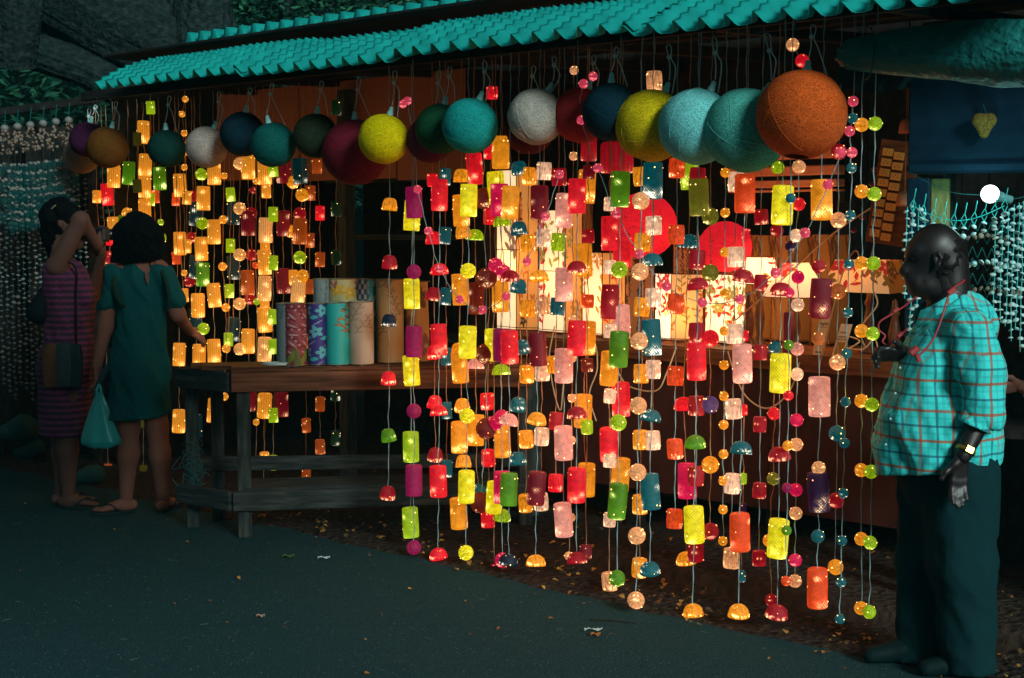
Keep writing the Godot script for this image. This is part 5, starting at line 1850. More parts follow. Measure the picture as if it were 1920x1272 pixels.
func make_man() -> void:
	var foot := m1(1770, 900)
	foot.y = 0.0
	var o := thing("person", "balding man in a turquoise checked shirt and dark trousers holding a red cord", "person", foot)
	noise.seed = 5
	var b := {}
	# trunk, arms and legs under the clothes
	var wrist := m1(1806, 856, -0.27)
	var far_wrist := m1(1700, 668, -0.02)
	flesh(b, [[m1(1772, 520, 0.0), m1(1790, 590, 0.0), 0.066, 0.075], [m1(1792, 610), m1(1768, 780), 0.125, 0.165], [m1(1768, 780), m1(1775, 890), 0.165, 0.15], [m1(1815, 618, -0.15), m1(1846, 765, -0.22), 0.055, 0.046],
		[m1(1846, 765, -0.22), wrist, 0.047, 0.030], [m1(1795, 618, 0.15), m1(1755, 730, 0.24), 0.055, 0.045], [m1(1755, 730, 0.24), far_wrist, 0.045, 0.03], [m1(1800, 900, -0.09), m1(1808, 1080, -0.1), 0.1, 0.07], [m1(1808, 1080, -0.1), m1(1816, 1245, -0.1), 0.06, 0.045],
		[m1(1745, 900, 0.09), m1(1730, 1080, 0.08), 0.1, 0.07], [m1(1730, 1080, 0.08), m1(1718, 1235, 0.06), 0.06, 0.045]], 0.014, 0.04)
	# head in profile
	flesh(b, [[m1(1757, 466), m1(1763, 472), 0.093, 0.093, 0.8], [m1(1744, 474), m1(1730, 518), 0.078, 0.058, 0.82], [m1(1760, 500), m1(1736, 536), 0.066, 0.04, 0.9], [m1(1735, 540), m1(1716, 546), 0.028, 0.022, 1.3], [m1(1709, 482), m1(1694, 508), 0.012, 0.014, 1.1], [m1(1697, 510), m1(1706, 511), 0.013, 0.016, 1.4], [m1(1714, 470), m1(1712, 474), 0.026, 0.024, 1.9],
		[m1(1706, 524), m1(1712, 525), 0.011, 0.013, 2.0], [m1(1707, 532), m1(1713, 533), 0.011, 0.014, 1.9], [m1(1780, 500), m1(1785, 560), 0.07, 0.07], [m1(1755, 540), m1(1770, 570), 0.05, 0.06]], 0.006, 0.022)
	flesh(b, [[m1(1754, 480, -0.074), m1(1757, 494, -0.078), 0.012, 0.012, 0.6], [m1(1754, 478, -0.076), m1(1761, 476, -0.084), 0.006, 0.006], [m1(1761, 476, -0.084), m1(1765, 484, -0.086), 0.006, 0.006], [m1(1765, 484, -0.086), m1(1761, 497, -0.083), 0.006, 0.006], [m1(1761, 497, -0.083), m1(1754, 505, -0.076), 0.006, 0.007]], 0.003, 0.006)
	flesh(b, hand(wrist + Vector3(-0.004, -0.008, 0), Vector3(-0.1, -1.0, -0.05), Vector3(-1, 0, 0.2), 0.28, 0.98), 0.004, 0.012)
	flesh(b, hand(far_wrist, Vector3(-1.0, 0.14, 0.15), Vector3(0.0, 0.75, 0.65), 0.62, 1.0), 0.004, 0.012)
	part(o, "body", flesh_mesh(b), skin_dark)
	# eye
	for s in [-1.0, 1.0]:
		var e := mb()
		ball(e, m1(1713, 486, s * 0.03), Vector3(0.009, 0.007, 0.009), 10)
		build(o, "eye", e, plain(lin(0.012, 0.01, 0.01), 0.4))
	# cropped hair round the back of the head
	var hb := {}
	flesh(hb, [[m1(1767, 472), m1(1769, 490), 0.086, 0.086, 0.82], [m1(1778, 510), m1(1784, 522), 0.07, 0.062, 0.85]], 0.006, 0.02, [[m1(1758, 470), (m1(1700, 452) - m1(1752, 470)).normalized()], [m1(1790, 448), (m1(1786, 400) - m1(1795, 448)).normalized()]], 0.012, Vector3(40, 40, 40))
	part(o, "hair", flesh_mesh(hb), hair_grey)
	# shirt
	var sb := {}
	flesh(sb, [[m1(1798, 615, 0.0), m1(1772, 700, 0.0), 0.128, 0.17, 1.1], [m1(1772, 700), m1(1757, 810), 0.17, 0.213], [m1(1757, 810), m1(1758, 920), 0.213, 0.222], [m1(1790, 600, -0.05), m1(1818, 622, -0.16), 0.075, 0.072], [m1(1785, 600, 0.05), m1(1795, 620, 0.16), 0.075, 0.07], [m1(1795, 615, 0.16), m1(1762, 700, 0.22), 0.075, 0.066], [m1(1768, 556), m1(1784, 600), 0.078, 0.1]],
		0.010, 0.05, [[m1(1757, 880), Vector3(0.1, -1, 0.1).normalized()], [m1(1764, 570), Vector3(-0.56, 0.83, 0)]], 0.026, Vector3(9, 4, 9))
	part(o, "shirt", flesh_mesh(sb), plaid)
	var sl := {}
	flesh(sl, [[m1(1820, 622, -0.16), m1(1840, 700, -0.22), 0.076, 0.076], [m1(1840, 700, -0.22), m1(1846, 790, -0.235), 0.075, 0.066]], 0.009, 0.03, [[m1(1840, 800, -0.23), Vector3(-0.25, -1, 0).normalized()]], 0.018, Vector3(9, 8, 9))
	part(o, "sleeve", flesh_mesh(sl), plaid)
	var cf := {}
	flesh(cf, [[m1(1839, 778, -0.238), m1(1827, 802, -0.25), 0.066, 0.058]], 0.007, 0.01, [[m1(1827, 802, -0.25), (m1(1820, 816, -0.25) - m1(1832, 790, -0.25)).normalized()], [m1(1838, 774, -0.238), (m1(1844, 762, -0.24) - m1(1832, 790, -0.25)).normalized()]], 0.01, Vector3(20, 10, 20))
	part(o, "cuff", flesh_mesh(cf), plaid)
	# collar: a folded band round the neck, open in front
	for layer in 2:
		var rows := []
		for i in 6:
			var row := PackedVector3Array()
			for j in 33:
				var a := -PI * 0.86 + PI * 1.72 * j / 32.0
				var k := i / 5.0
				var c := m1(1762, 556)
				var front_dip := pow(absf(a) / (PI * 0.86), 6.0)
				var r := 0.082 + (0.026 if layer == 0 else 0.004) * k - 0.003 * layer
				var y := 0.056 * cos(a) - 0.004 * layer
				row.append(c + Vector3(cos(a) * (r + 0.006), y - (0.046 + 0.022 * front_dip) * k + (0.0 if i < 5 else 0.002), sin(a) * r * 0.93))
			rows.append(row)
		var cs := mb()
		grid(cs, rows)
		build(o, "collar", cs, plaid2)
	for i in 4:
		var bs := mb()
		ball(bs, m1(1688 - i * 9, 690 + i * 48, -0.13 - 0.01 * i), Vector3(0.005, 0.005, 0.003), 8)
		build(o, "button", bs, plain(lin(0.3, 0.6, 0.6), 0.4))
	# pocket
	# trousers
	var tb := {}
	flesh(tb, [[m1(1770, 850), m1(1776, 890), 0.16, 0.165, 1.0], [m1(1800, 885, -0.07), m1(1806, 1060, -0.09), 0.135, 0.118], [m1(1806, 1060, -0.09), m1(1818, 1262, -0.09), 0.118, 0.088], [m1(1742, 890, 0.08), m1(1728, 1060, 0.08), 0.125, 0.088], [m1(1728, 1060, 0.08), m1(1722, 1236, 0.07), 0.088, 0.076]], 0.013, 0.035, [[m1(1770, 1246), Vector3(0.06, -1, 0)]], 0.022, Vector3(8, 3, 8))
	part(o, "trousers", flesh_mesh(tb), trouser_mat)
	for s in [[m1(1716, 1258, 0.07), -1.0], [m1(1822, 1262, -0.09), -1.0]]:
		var f := {}
		var p: Vector3 = s[0]
		p.y = 0.04
		flesh(f, [[p + Vector3(0.01, 0.03, 0), p + Vector3(-0.05, 0.015, 0), 0.05, 0.045], [p + Vector3(-0.05, 0.01, 0), p + Vector3(-0.17, -0.01, 0.01), 0.045, 0.034]], 0.007, 0.02, [[Vector3(p.x, 0.008, p.z), Vector3.DOWN]])
		part(o, "shoe", flesh_mesh(f), plain(lin(0.003, 0.012, 0.013), 0.6))
	# red cord with plugs hung round the neck and led to the hand
	var cord := thing("red_cable", "red cable with plastic connectors hung round the man's neck and held in his hand", "cable", m1(1700, 620))
	var st := mb()
	for k in 2:
		tube(st, curve([m1(1808, 520 + k * 3, 0.0), m1(1806, 528, -0.075), m1(1782, 548, -0.118), m1(1765, 600, -0.148 - 0.004 * k), m1(1748, 640, -0.165), m1(1722, 668, -0.17), m1(1716, 662, -0.17 + 0.006 * k)], 6), 0.0042, 6)
	tube(st, curve([m1(1720, 556, -0.04), m1(1694, 576, -0.03), m1(1668, 592, -0.03), m1(1650, 604, -0.03), m1(1648, 618, -0.03), m1(1660, 630, -0.035), m1(1655, 640, -0.04), m1(1664, 647, -0.05), m1(1680, 636, -0.06), m1(1702, 616, -0.08)], 6), 0.0036, 6)
	build(cord, "wire", st, plain(lin(0.36, 0.025, 0.035), 0.5))
	for s in [[1714, 658, -0.172, 0.012], [1722, 672, -0.175, 0.009], [1784, 546, -0.122, 0.011], [1680, 582, -0.03, 0.008], [1688, 628, -0.065, 0.008]]:
		var c := mb()
		box(c, Transform3D(Basis(Vector3(0, 0, 1), 0.7 if s[0] != 1722 else -1.2), m1(s[0], s[1], s[2])), Vector3(s[3] * 3.2, s[3] * 1.8, s[3] * 1.6), s[3] * 0.4)
		build(cord, "connector", c, plain(lin(0.36, 0.03, 0.03), 0.4))
	# watch
	var wc := wrist.lerp(m1(1846, 765, -0.22), 0.12)
	var axis := (m1(1846, 765, -0.22) - wrist).normalized()
	var watch := thing("wristwatch", "square gold wristwatch with a pale dial on the man's hanging wrist", "watch", wc)
	var wb := Basis(axis.cross(Vector3(0, 0, 1)).normalized(), axis, axis.cross(Vector3(0, 0, 1)).normalized().cross(axis))
	var band := mb()
	lathe(band, Transform3D(wb, wc), [Vector2(0.0335, -0.008), Vector2(0.0355, -0.007), Vector2(0.0355, 0.007), Vector2(0.0335, 0.008)], 20)
	build(watch, "band", band, plain(lin(0.6, 0.32, 0.05), 0.3, 0.9))
	var out := (Vector3(0, 0.05, 1) - axis * Vector3(0, 0.05, 1).dot(axis)).normalized()
	var fb := Basis(out.cross(axis).normalized() * -1.0, axis, out)
	var cse := mb()
	box(cse, Transform3D(fb, wc + out * 0.036), Vector3(0.03, 0.026, 0.008), 0.003)
	build(watch, "case", cse, plain(lin(0.62, 0.36, 0.07), 0.25, 0.9))
	var dial := mb()
	box(dial, Transform3D(fb, wc + out * 0.0402), Vector3(0.022, 0.018, 0.002), 0.0005)
	build(watch, "dial", dial, plain(lin(0.5, 0.62, 0.55), 0.2))

func m2(px: float, py: float, dz := 0.0) -> Vector3:
	return at(px, py, 8.23 + dz)

func sandal(o: Node3D, heel: Vector3, toe: Vector3) -> void:
	var d := (toe - heel).normalized()
	var s := d.cross(Vector3.UP)
	var st := mb()
	var rows := []
	for y in [0.004, 0.018]:
		var row := PackedVector3Array()
		for j in 25:
			var a := TAU * (j % 24) / 24
			var w := 0.043 + 0.007 * cos(a)
			row.append((heel + toe) / 2 + d * cos(a) * heel.distance_to(toe) * 0.53 + s * sin(a) * w + Vector3(0, y - heel.y, 0))
		rows.append(row)
	var mid := PackedVector3Array()
	for j in 25:
		mid.append((heel + toe) / 2 + Vector3(0, 0.018 - heel.y, 0))
	rows.append(mid)
	grid(st, rows, true)
	build(o, "sandal_sole", st, plain(lin(0.01, 0.02, 0.02), 0.7))
	var strap := mb()
	var p := heel.lerp(toe, 0.82) + Vector3(0, 0.045 - heel.y, 0)
	for k in [-1.0, 1.0]:
		tube(strap, curve([p, p - d * 0.05 + s * 0.025 * k + Vector3(0, 0.02, 0), p - d * 0.1 + s * 0.042 * k + Vector3(0, -0.025, 0)], 5), 0.005, 5)
	build(o, "sandal_strap", strap, plain(lin(0.01, 0.015, 0.02), 0.6))

func foot_bones(ankle: Vector3, dir: Vector3) -> Array:
	var out := []
	var h := Vector3(ankle.x, 0.045, ankle.z)
	out.append([h - dir * 0.035, h + dir * 0.02, 0.031, 0.032])
	out.append([ankle, h, 0.036, 0.034])
	out.append([h + Vector3(0, 0.015, 0), h + dir * 0.12 + Vector3(0, -0.008, 0), 0.034, 0.024])
	var s := dir.cross(Vector3.UP)
	for i in 5:
		var q := h + dir * (0.115 + 0.012 * (2 - absi(i - 1))) + s * (0.026 - 0.014 * i) + Vector3(0, -0.012, 0)
		out.append([h + dir * 0.07 + s * (0.018 - 0.009 * i), q + dir * 0.045, 0.017, 0.0095])
	return out

func make_woman_teal() -> void:
	var foot := m2(262, 960)
	foot.y = 0.0
	var o := thing("person", "woman with bobbed black hair in a teal dress, seen from behind", "person", foot)
	noise.seed = 8
	var b := {}
	var lw := m2(181, 688, -0.05)
	var rw := m2(356, 622, 0.26)
	var la := m2(236, 940, 0.02)
	var ra := m2(306, 942, 0.05)
	flesh(b, [[m2(258, 450), m2(258, 505), 0.052, 0.056], [m2(258, 450), m2(258, 440), 0.09, 0.09], [m2(222, 505), m2(296, 505), 0.06, 0.06], [m2(259, 520), m2(262, 620), 0.11, 0.10, 0.75], [m2(262, 620), m2(258, 720), 0.11, 0.135, 0.85], [m2(210, 516), m2(198, 612), 0.052, 0.043], [m2(198, 612), lw, 0.043, 0.029],
		[m2(307, 516), m2(333, 590, 0.02), 0.052, 0.043], [m2(333, 590, 0.02), rw, 0.043, 0.028], [m2(240, 730), m2(240, 800), 0.075, 0.064], [m2(240, 800), m2(240, 855), 0.062, 0.06], [m2(240, 850), la, 0.06, 0.036], [m2(283, 730), m2(294, 800), 0.072, 0.064], [m2(294, 800), m2(299, 855), 0.062, 0.06], [m2(299, 850), ra, 0.06, 0.036]], 0.012, 0.03)
	flesh(b, foot_bones(la, Vector3(-0.85, 0, 0.5).normalized()), 0.006, 0.012)
	flesh(b, foot_bones(ra, Vector3(0.3, 0, -0.95).normalized()), 0.006, 0.012)
	flesh(b, hand(lw, Vector3(0.1, -1, 0.05), Vector3(0.2, 0, -1), 0.5, 0.92), 0.0045, 0.012)
	flesh(b, hand(rw, Vector3(0.55, -0.45, -0.65), Vector3(-0.3, 0.6, -0.5), 0.3, 0.92), 0.0045, 0.012)
	part(o, "body", flesh_mesh(b), skin_brown)
	# bobbed hair
	var h := {}
	flesh(h, [[m2(256, 432, 0.0), m2(257, 445, 0.0), 0.104, 0.108], [m2(232, 440, -0.01), m2(224, 486, 0.0), 0.062, 0.045], [m2(286, 440, -0.01), m2(294, 474, 0.0), 0.06, 0.04], [m2(256, 440, -0.05), m2(254, 486, -0.05), 0.08, 0.05], [m2(240, 470, -0.06), m2(236, 494, -0.05), 0.04, 0.03], [m2(274, 470, -0.06), m2(278, 488, -0.05), 0.04, 0.028]], 0.008, 0.03, [[m2(256, 492), Vector3(0.08, -1, 0).normalized()]], 0.02, Vector3(26, 3, 26))
	part(o, "hair", flesh_mesh(h), hair_mat)
	var hs := mb()
	rng.seed = 4
	for k in 260:
		var a := rng.randf_range(-0.2, PI + 0.2)
		var rr := rng.randf_range(0.105, 0.122)
		var p := m2(256, 436 + rng.randf_range(-14, 30)) + Vector3(cos(a) * rr * 1.0, 0, sin(a) * rr * 0.9)
		var outw := Vector3(cos(a), 0, sin(a))
		var drop := rng.randf_range(0.06, 0.15)
		tube(hs, curve([p, p + outw * rng.randf_range(0.002, 0.014) + Vector3(0, -drop * 0.5, 0), p + outw * rng.randf_range(-0.02, 0.022) + Vector3(rng.randf_range(-0.012, 0.012), -drop, 0)], 3), 0.003, 3, 0.0008)
	var strands := build(o, "hair_strand", hs, hair_mat)
	strands.set_meta("kind", "stuff")
	# dress
	var d := {}
	flesh(d, [[m2(226, 514), m2(294, 514), 0.064, 0.064, 0.95], [m2(259, 530), m2(262, 610), 0.135, 0.125, 0.72], [m2(262, 610), m2(260, 700), 0.128, 0.165, 0.82], [m2(260, 700), m2(257, 800), 0.165, 0.185, 0.85], [m2(214, 514), m2(203, 568), 0.066, 0.062], [m2(304, 514), m2(326, 562, 0.01), 0.066, 0.06]], 0.01, 0.035,
		[[m2(258, 779), Vector3(0.06, -1, -0.1).normalized()], [m2(258, 497), Vector3(0, 1, -0.15).normalized()]], 0.022, Vector3(9, 3, 9))
	var dress := flesh_mesh(d)
	part(o, "dress", dress, teal_cloth)
	var kh := mb()
	var rows := []
	for i in 7:
		var row := PackedVector3Array()
		var q := i / 6.0
		var w := 0.011 * sin(PI * clampf(q * 0.92 + 0.08, 0, 1))
		for j in 5:
			row.append(m2(274.0 + q * 3.0, 508 + q * 26, -0.104 + 0.004 * q) + Vector3(w * (j - 2) / 2.0, 0, 0.003 - 0.0006 * absf(j - 2)))
		rows.append(row)
	grid(kh, rows)
	build(o, "keyhole_opening", kh, skin_brown)
	# straps of her bag
	for s in [[[224, 492], [215, 520], [222, 560], [238, 580], 0.03], [[294, 494], [306, 512], [316, 545], [318, 580], 0.022]]:
		var st := mb()
		var pts := []
		for i in 4:
			pts.append(m2(s[i][0], s[i][1], [0.02, -0.085, -0.105, -0.085][i]))
		var rr := []
		for p in curve(pts, 5):
			rr.append(PackedVector3Array([p + Vector3(-s[4] / 2, 0, 0.004), p + Vector3(0, 0, 0.009), p + Vector3(s[4] / 2, 0, 0.004)]))
		grid(st, rr)
		build(o, "bag_strap", st, plain(lin(0.012, 0.04, 0.025), 0.8, 0.0, true))
	sandal(o, Vector3(la.x, 0.045, la.z) - Vector3(-0.85, 0, 0.5).normalized() * 0.05, Vector3(la.x, 0.045, la.z) + Vector3(-0.85, 0, 0.5).normalized() * 0.2)
	sandal(o, Vector3(ra.x, 0.045, ra.z) - Vector3(0.3, 0, -0.95).normalized() * 0.05, Vector3(ra.x, 0.045, ra.z) + Vector3(0.3, 0, -0.95).normalized() * 0.2)
	# in her hand
	var wp := m2(195, 704, -0.06)
	var wallet := thing("wallet", "small dark wallet held in the teal dressed woman's hanging hand", "wallet", wp)
	var ws := mb()
	box(ws, Transform3D(Basis(Vector3(0, 0, 1), -0.5), wp), Vector3(0.035, 0.12, 0.07), 0.006)
	build(wallet, "cover", ws, plain(lin(0.01, 0.025, 0.03), 0.4))
	var bag_at := m2(186, 735, -0.09)
	var bag := thing("plastic_bag", "thin teal plastic carrier bag hanging from the woman's hand", "bag", bag_at)
	var bs := mb()
	var brow := []
	noise.seed = 61
	for i in 15:
		var q := i / 14.0
		var row := PackedVector3Array()
		for j in 33:
			var a := TAU * (j % 32) / 32
			var r := lerpf(0.012, 0.118, pow(q, 0.85)) * (1.0 if q < 0.92 else 1.0 - (q - 0.92) * 6.0)
			r *= 1.0 + 0.16 * sin(a * 6.0 + q * 3.0) * (1.0 - q * 0.5) + 0.16 * noise.get_noise_3d(cos(a) * 90.0, sin(a) * 90.0, q * 120.0)
			row.append(bag_at + Vector3(cos(a) * r, -0.325 * q + 0.012 * noise.get_noise_2d(cos(a) * 80.0, sin(a) * 80.0 + i), sin(a) * r * 0.5))
		brow.append(row)
	grid(bs, brow)
	build(bag, "film", bs, bag_mat)
	var hd := mb()
	for k in [-1.0, 1.0]:
		tube(hd, curve([bag_at + Vector3(0, 0.045, 0), bag_at + Vector3(0.012 * k, 0.01, 0.01), bag_at + Vector3(0.014 * k, -0.05, 0.012)], 4), 0.007, 6)
	build(bag, "handle", hd, bag_mat)

func m3(px: float, py: float, dz := 0.0) -> Vector3:
	return at(px, py, 8.43 + dz)

func make_woman_magenta() -> void:
	var foot := m3(125, 952)
	foot.y = 0.0
	var o := thing("person", "woman in a striped magenta sleeveless dress with her arm raised", "person", foot)
	noise.seed = 9
	var b := {}
	var la := m3(116, 936, 0.02)
	var ra := m3(128, 932, -0.06)
	var elbow := m3(151, 412, -0.14)
	var wrist := m3(182, 462, 0.05)
	flesh(b, [[m3(122, 420), m3(128, 428), 0.092, 0.09, 0.85], [m3(138, 440), m3(142, 455), 0.06, 0.045], [m3(146, 425), m3(152, 434), 0.018, 0.014], [m3(150, 447), m3(150, 449), 0.018, 0.018, 1.4], [m3(112, 440), m3(112, 490), 0.055, 0.055], [m3(104, 500, -0.09), m3(120, 500, 0.12), 0.06, 0.06], [m3(122, 520), m3(130, 600), 0.12, 0.11], [m3(130, 600), m3(124, 710), 0.11, 0.14],
		[m3(106, 500, -0.12), elbow, 0.056, 0.046], [elbow, wrist, 0.045, 0.03], [m3(130, 505, 0.14), m3(172, 560, 0.16), 0.052, 0.042], [m3(172, 560, 0.16), m3(190, 480, 0.14), 0.042, 0.028], [m3(112, 740, 0.03), m3(115, 850, 0.03), 0.075, 0.058], [m3(115, 850, 0.03), la, 0.055, 0.036], [m3(128, 740, -0.06), m3(126, 845, -0.06), 0.078, 0.062], [m3(126, 845, -0.06), ra, 0.06, 0.037]], 0.012, 0.03)
	flesh(b, foot_bones(la, Vector3(0.9, 0, -0.4).normalized()), 0.006, 0.012)
	flesh(b, foot_bones(ra, Vector3(0.97, 0, 0.1).normalized()), 0.006, 0.012)
	flesh(b, hand(wrist, Vector3(0.1, 0.3, -0.2), Vector3(-0.5, 0.4, 0.6), 0.5, 0.92), 0.0045, 0.012)
	flesh(b, hand(m3(190, 480, 0.14), Vector3(-0.1, 1, 0), Vector3(-0.8, 0, 0.4), 0.5, 0.92), 0.0045, 0.012)
	flesh(b, [[m3(118, 424, -0.075), m3(119, 430, -0.078), 0.01, 0.01, 0.6], [m3(119, 419, -0.078), m3(122, 424, -0.084), 0.006, 0.006], [m3(122, 424, -0.084), m3(119, 433, -0.08), 0.006, 0.005]], 0.004, 0.006)
	part(o, "body", flesh_mesh(b), skin_brown2)
	var h := {}
	flesh(h, [[m3(114, 408), m3(120, 420), 0.105, 0.09, 0.9], [m3(102, 410), m3(98, 440), 0.088, 0.06], [m3(104, 392), m3(110, 388), 0.052, 0.048], [m3(96, 440), m3(100, 478), 0.05, 0.028]], 0.008, 0.03, [[m3(136, 420), (m3(152, 428) - m3(136, 418)).normalized()]], 0.02, Vector3(20, 10, 20))
	part(o, "hair", flesh_mesh(h), hair_mat)
	var clip := mb()
	tube(clip, curve([m3(96, 392, -0.08), m3(102, 386, -0.08), m3(108, 385, -0.07)], 4), 0.004, 5)
	build(o, "hair_clip", clip, plain(lin(0.2, 0.2, 0.08), 0.3))
	var d := {}
	flesh(d, [[m3(104, 508, -0.06), m3(122, 508, 0.08), 0.072, 0.07], [m3(124, 530), m3(131, 590), 0.14, 0.125], [m3(160, 545), m3(166, 560), 0.045, 0.045, 2.2], [m3(131, 590), m3(124, 690), 0.127, 0.158], [m3(124, 690), m3(121, 830), 0.158, 0.15]], 0.011, 0.035, [[m3(120, 815), Vector3(-0.05, -1, 0).normalized()], [m3(112, 488), Vector3(-0.15, 1, 0).normalized()]], 0.018, Vector3(9, 3, 9))
	part(o, "dress", flesh_mesh(d), magenta_cloth)
	var st := mb()
	tube(st, curve([m3(98, 486, -0.13), m3(140, 500, -0.14), m3(142, 560, -0.15), m3(143, 650, -0.14)], 6), 0.006, 5)
	build(o, "bag_strap", st, plain(lin(0.008, 0.008, 0.012), 0.7))
	sandal(o, Vector3(la.x, 0.045, la.z) - Vector3(0.9, 0, -0.4).normalized() * 0.05, Vector3(la.x, 0.045, la.z) + Vector3(0.9, 0, -0.4).normalized() * 0.2)
	sandal(o, Vector3(ra.x, 0.045, ra.z) - Vector3(0.97, 0, 0.1).normalized() * 0.05, Vector3(ra.x, 0.045, ra.z) + Vector3(0.97, 0, 0.1).normalized() * 0.2)
	# things she carries
	var cp := m3(186, 440, 0.12)
	var cam := thing("camera", "black camera the woman in magenta holds up before her face", "camera", cp)
	var cs := mb()
	box(cs, Transform3D(Basis(Vector3.UP, -0.5), cp), Vector3(0.13, 0.09, 0.06), 0.012)
	build(cam, "body", cs, plain(lin(0.008, 0.01, 0.012), 0.4))
	var lens := mb()
	lathe(lens, Transform3D(Basis(Vector3(0, 0, 1), -PI / 2) , cp + Vector3(0.02, 0, -0.04)), [Vector2(0.034, 0.0), Vector2(0.034, 0.07), Vector2(0.028, 0.075), Vector2(0.002, 0.07)], 16)
	build(cam, "lens", lens, plain(lin(0.006, 0.008, 0.01), 0.25))
	var tp := m3(116, 682, -0.2)
	var tote := thing("shoulder_bag", "brown and grey striped cloth bag hanging at the hip of the woman in magenta", "bag", tp)
	var panels := [[-1.0, -0.25, bag_brown, "brown patterned panel"], [-0.25, 0.5, bag_grey, "grey striped panel"], [0.5, 1.0, bag_dark, "dark panel"]]
	for q in panels:
		var rows := []
		for i in 9:
			var v := i / 8.0
			var row := PackedVector3Array()
			for j in 9:
				var u := lerpf(q[0], q[1], j / 8.0)
				var bulge := 0.035 * pow(1.0 - u * u, 0.4) * (0.6 + 0.4 * sin(PI * v)) + 0.008 * sin(u * 7.0 + v * 3.0)
				row.append(tp + Vector3(u * (0.105 + 0.012 * sin(v * PI)), 0.12 - 0.25 * v - 0.012 * u * u, bulge + 0.004 * sin(v * 9.0)))
			rows.append(row)
		var back := []
		for r in rows:
			var row := PackedVector3Array()
			for p in r:
				row.append(Vector3(p.x, p.y, tp.z * 2.0 - p.z - 0.01))
			back.append(row)
		var ts := mb()
		grid(ts, rows)
		grid(ts, back, true)
		var pnl := build(tote, "cloth_panel", ts, q[2])
		pnl.set_meta("label", q[3])
	var sp := m3(80, 570, -0.02)
	var sack := thing("backpack", "black soft bag slung behind the woman in magenta", "bag", sp)
	var sk := {}
	flesh(sk, [[sp + Vector3(0.03, 0.06, 0), sp + Vector3(-0.02, -0.05, 0), 0.05, 0.07]], 0.012, 0.03, [], 0.01)
	part(sack, "cloth", flesh_mesh(sk), plain(lin(0.006, 0.01, 0.014), 0.8))

func make_neighbour() -> void:
	# someone at the shell stall: only the hand and sleeve show beside the man
	var d := 6.1
	var e := at(1975, 742, d)
	var w := at(1912, 724, d)
	var foot := at(2010, 900, d + 0.1)
	foot.y = 0.0
	var o := thing("person", "person in a pale sleeve at the picture edge, only a resting hand showing", "person", foot)
	var b := {}
	var s := at(2010, 600, d)
	flesh(b, [[s + Vector3(0.1, 0.2, 0), s + Vector3(0.1, 0.24, 0), 0.09, 0.09], [s + Vector3(0.1, 0.15, 0), s + Vector3(0.1, 0.05, 0), 0.05, 0.06], [s + Vector3(0.1, 0, 0), s + Vector3(0.14, -0.5, 0), 0.13, 0.15], [s, e, 0.05, 0.042], [e, w, 0.042, 0.028], [s + Vector3(0.1, -0.5, 0), Vector3(foot.x, 0.08, foot.z), 0.09, 0.05]], 0.015, 0.04)
	flesh(b, hand(w, Vector3(-1, -0.1, 0.2), Vector3(0, 0.8, 0.5), 0.35, 0.95), 0.0045, 0.012)
	part(o, "body", flesh_mesh(b), skin_brown)
	var sl := {}
	flesh(sl, [[s, e, 0.065, 0.058], [e, w.lerp(e, 0.15), 0.056, 0.042], [s + Vector3(0.1, 0, 0), s + Vector3(0.14, -0.55, 0), 0.15, 0.17]], 0.013, 0.03, [[w.lerp(e, 0.2), (w - e).normalized()]], 0.008)
	part(o, "shirt", flesh_mesh(sl), plain(lin(0.2, 0.36, 0.36), 0.85))

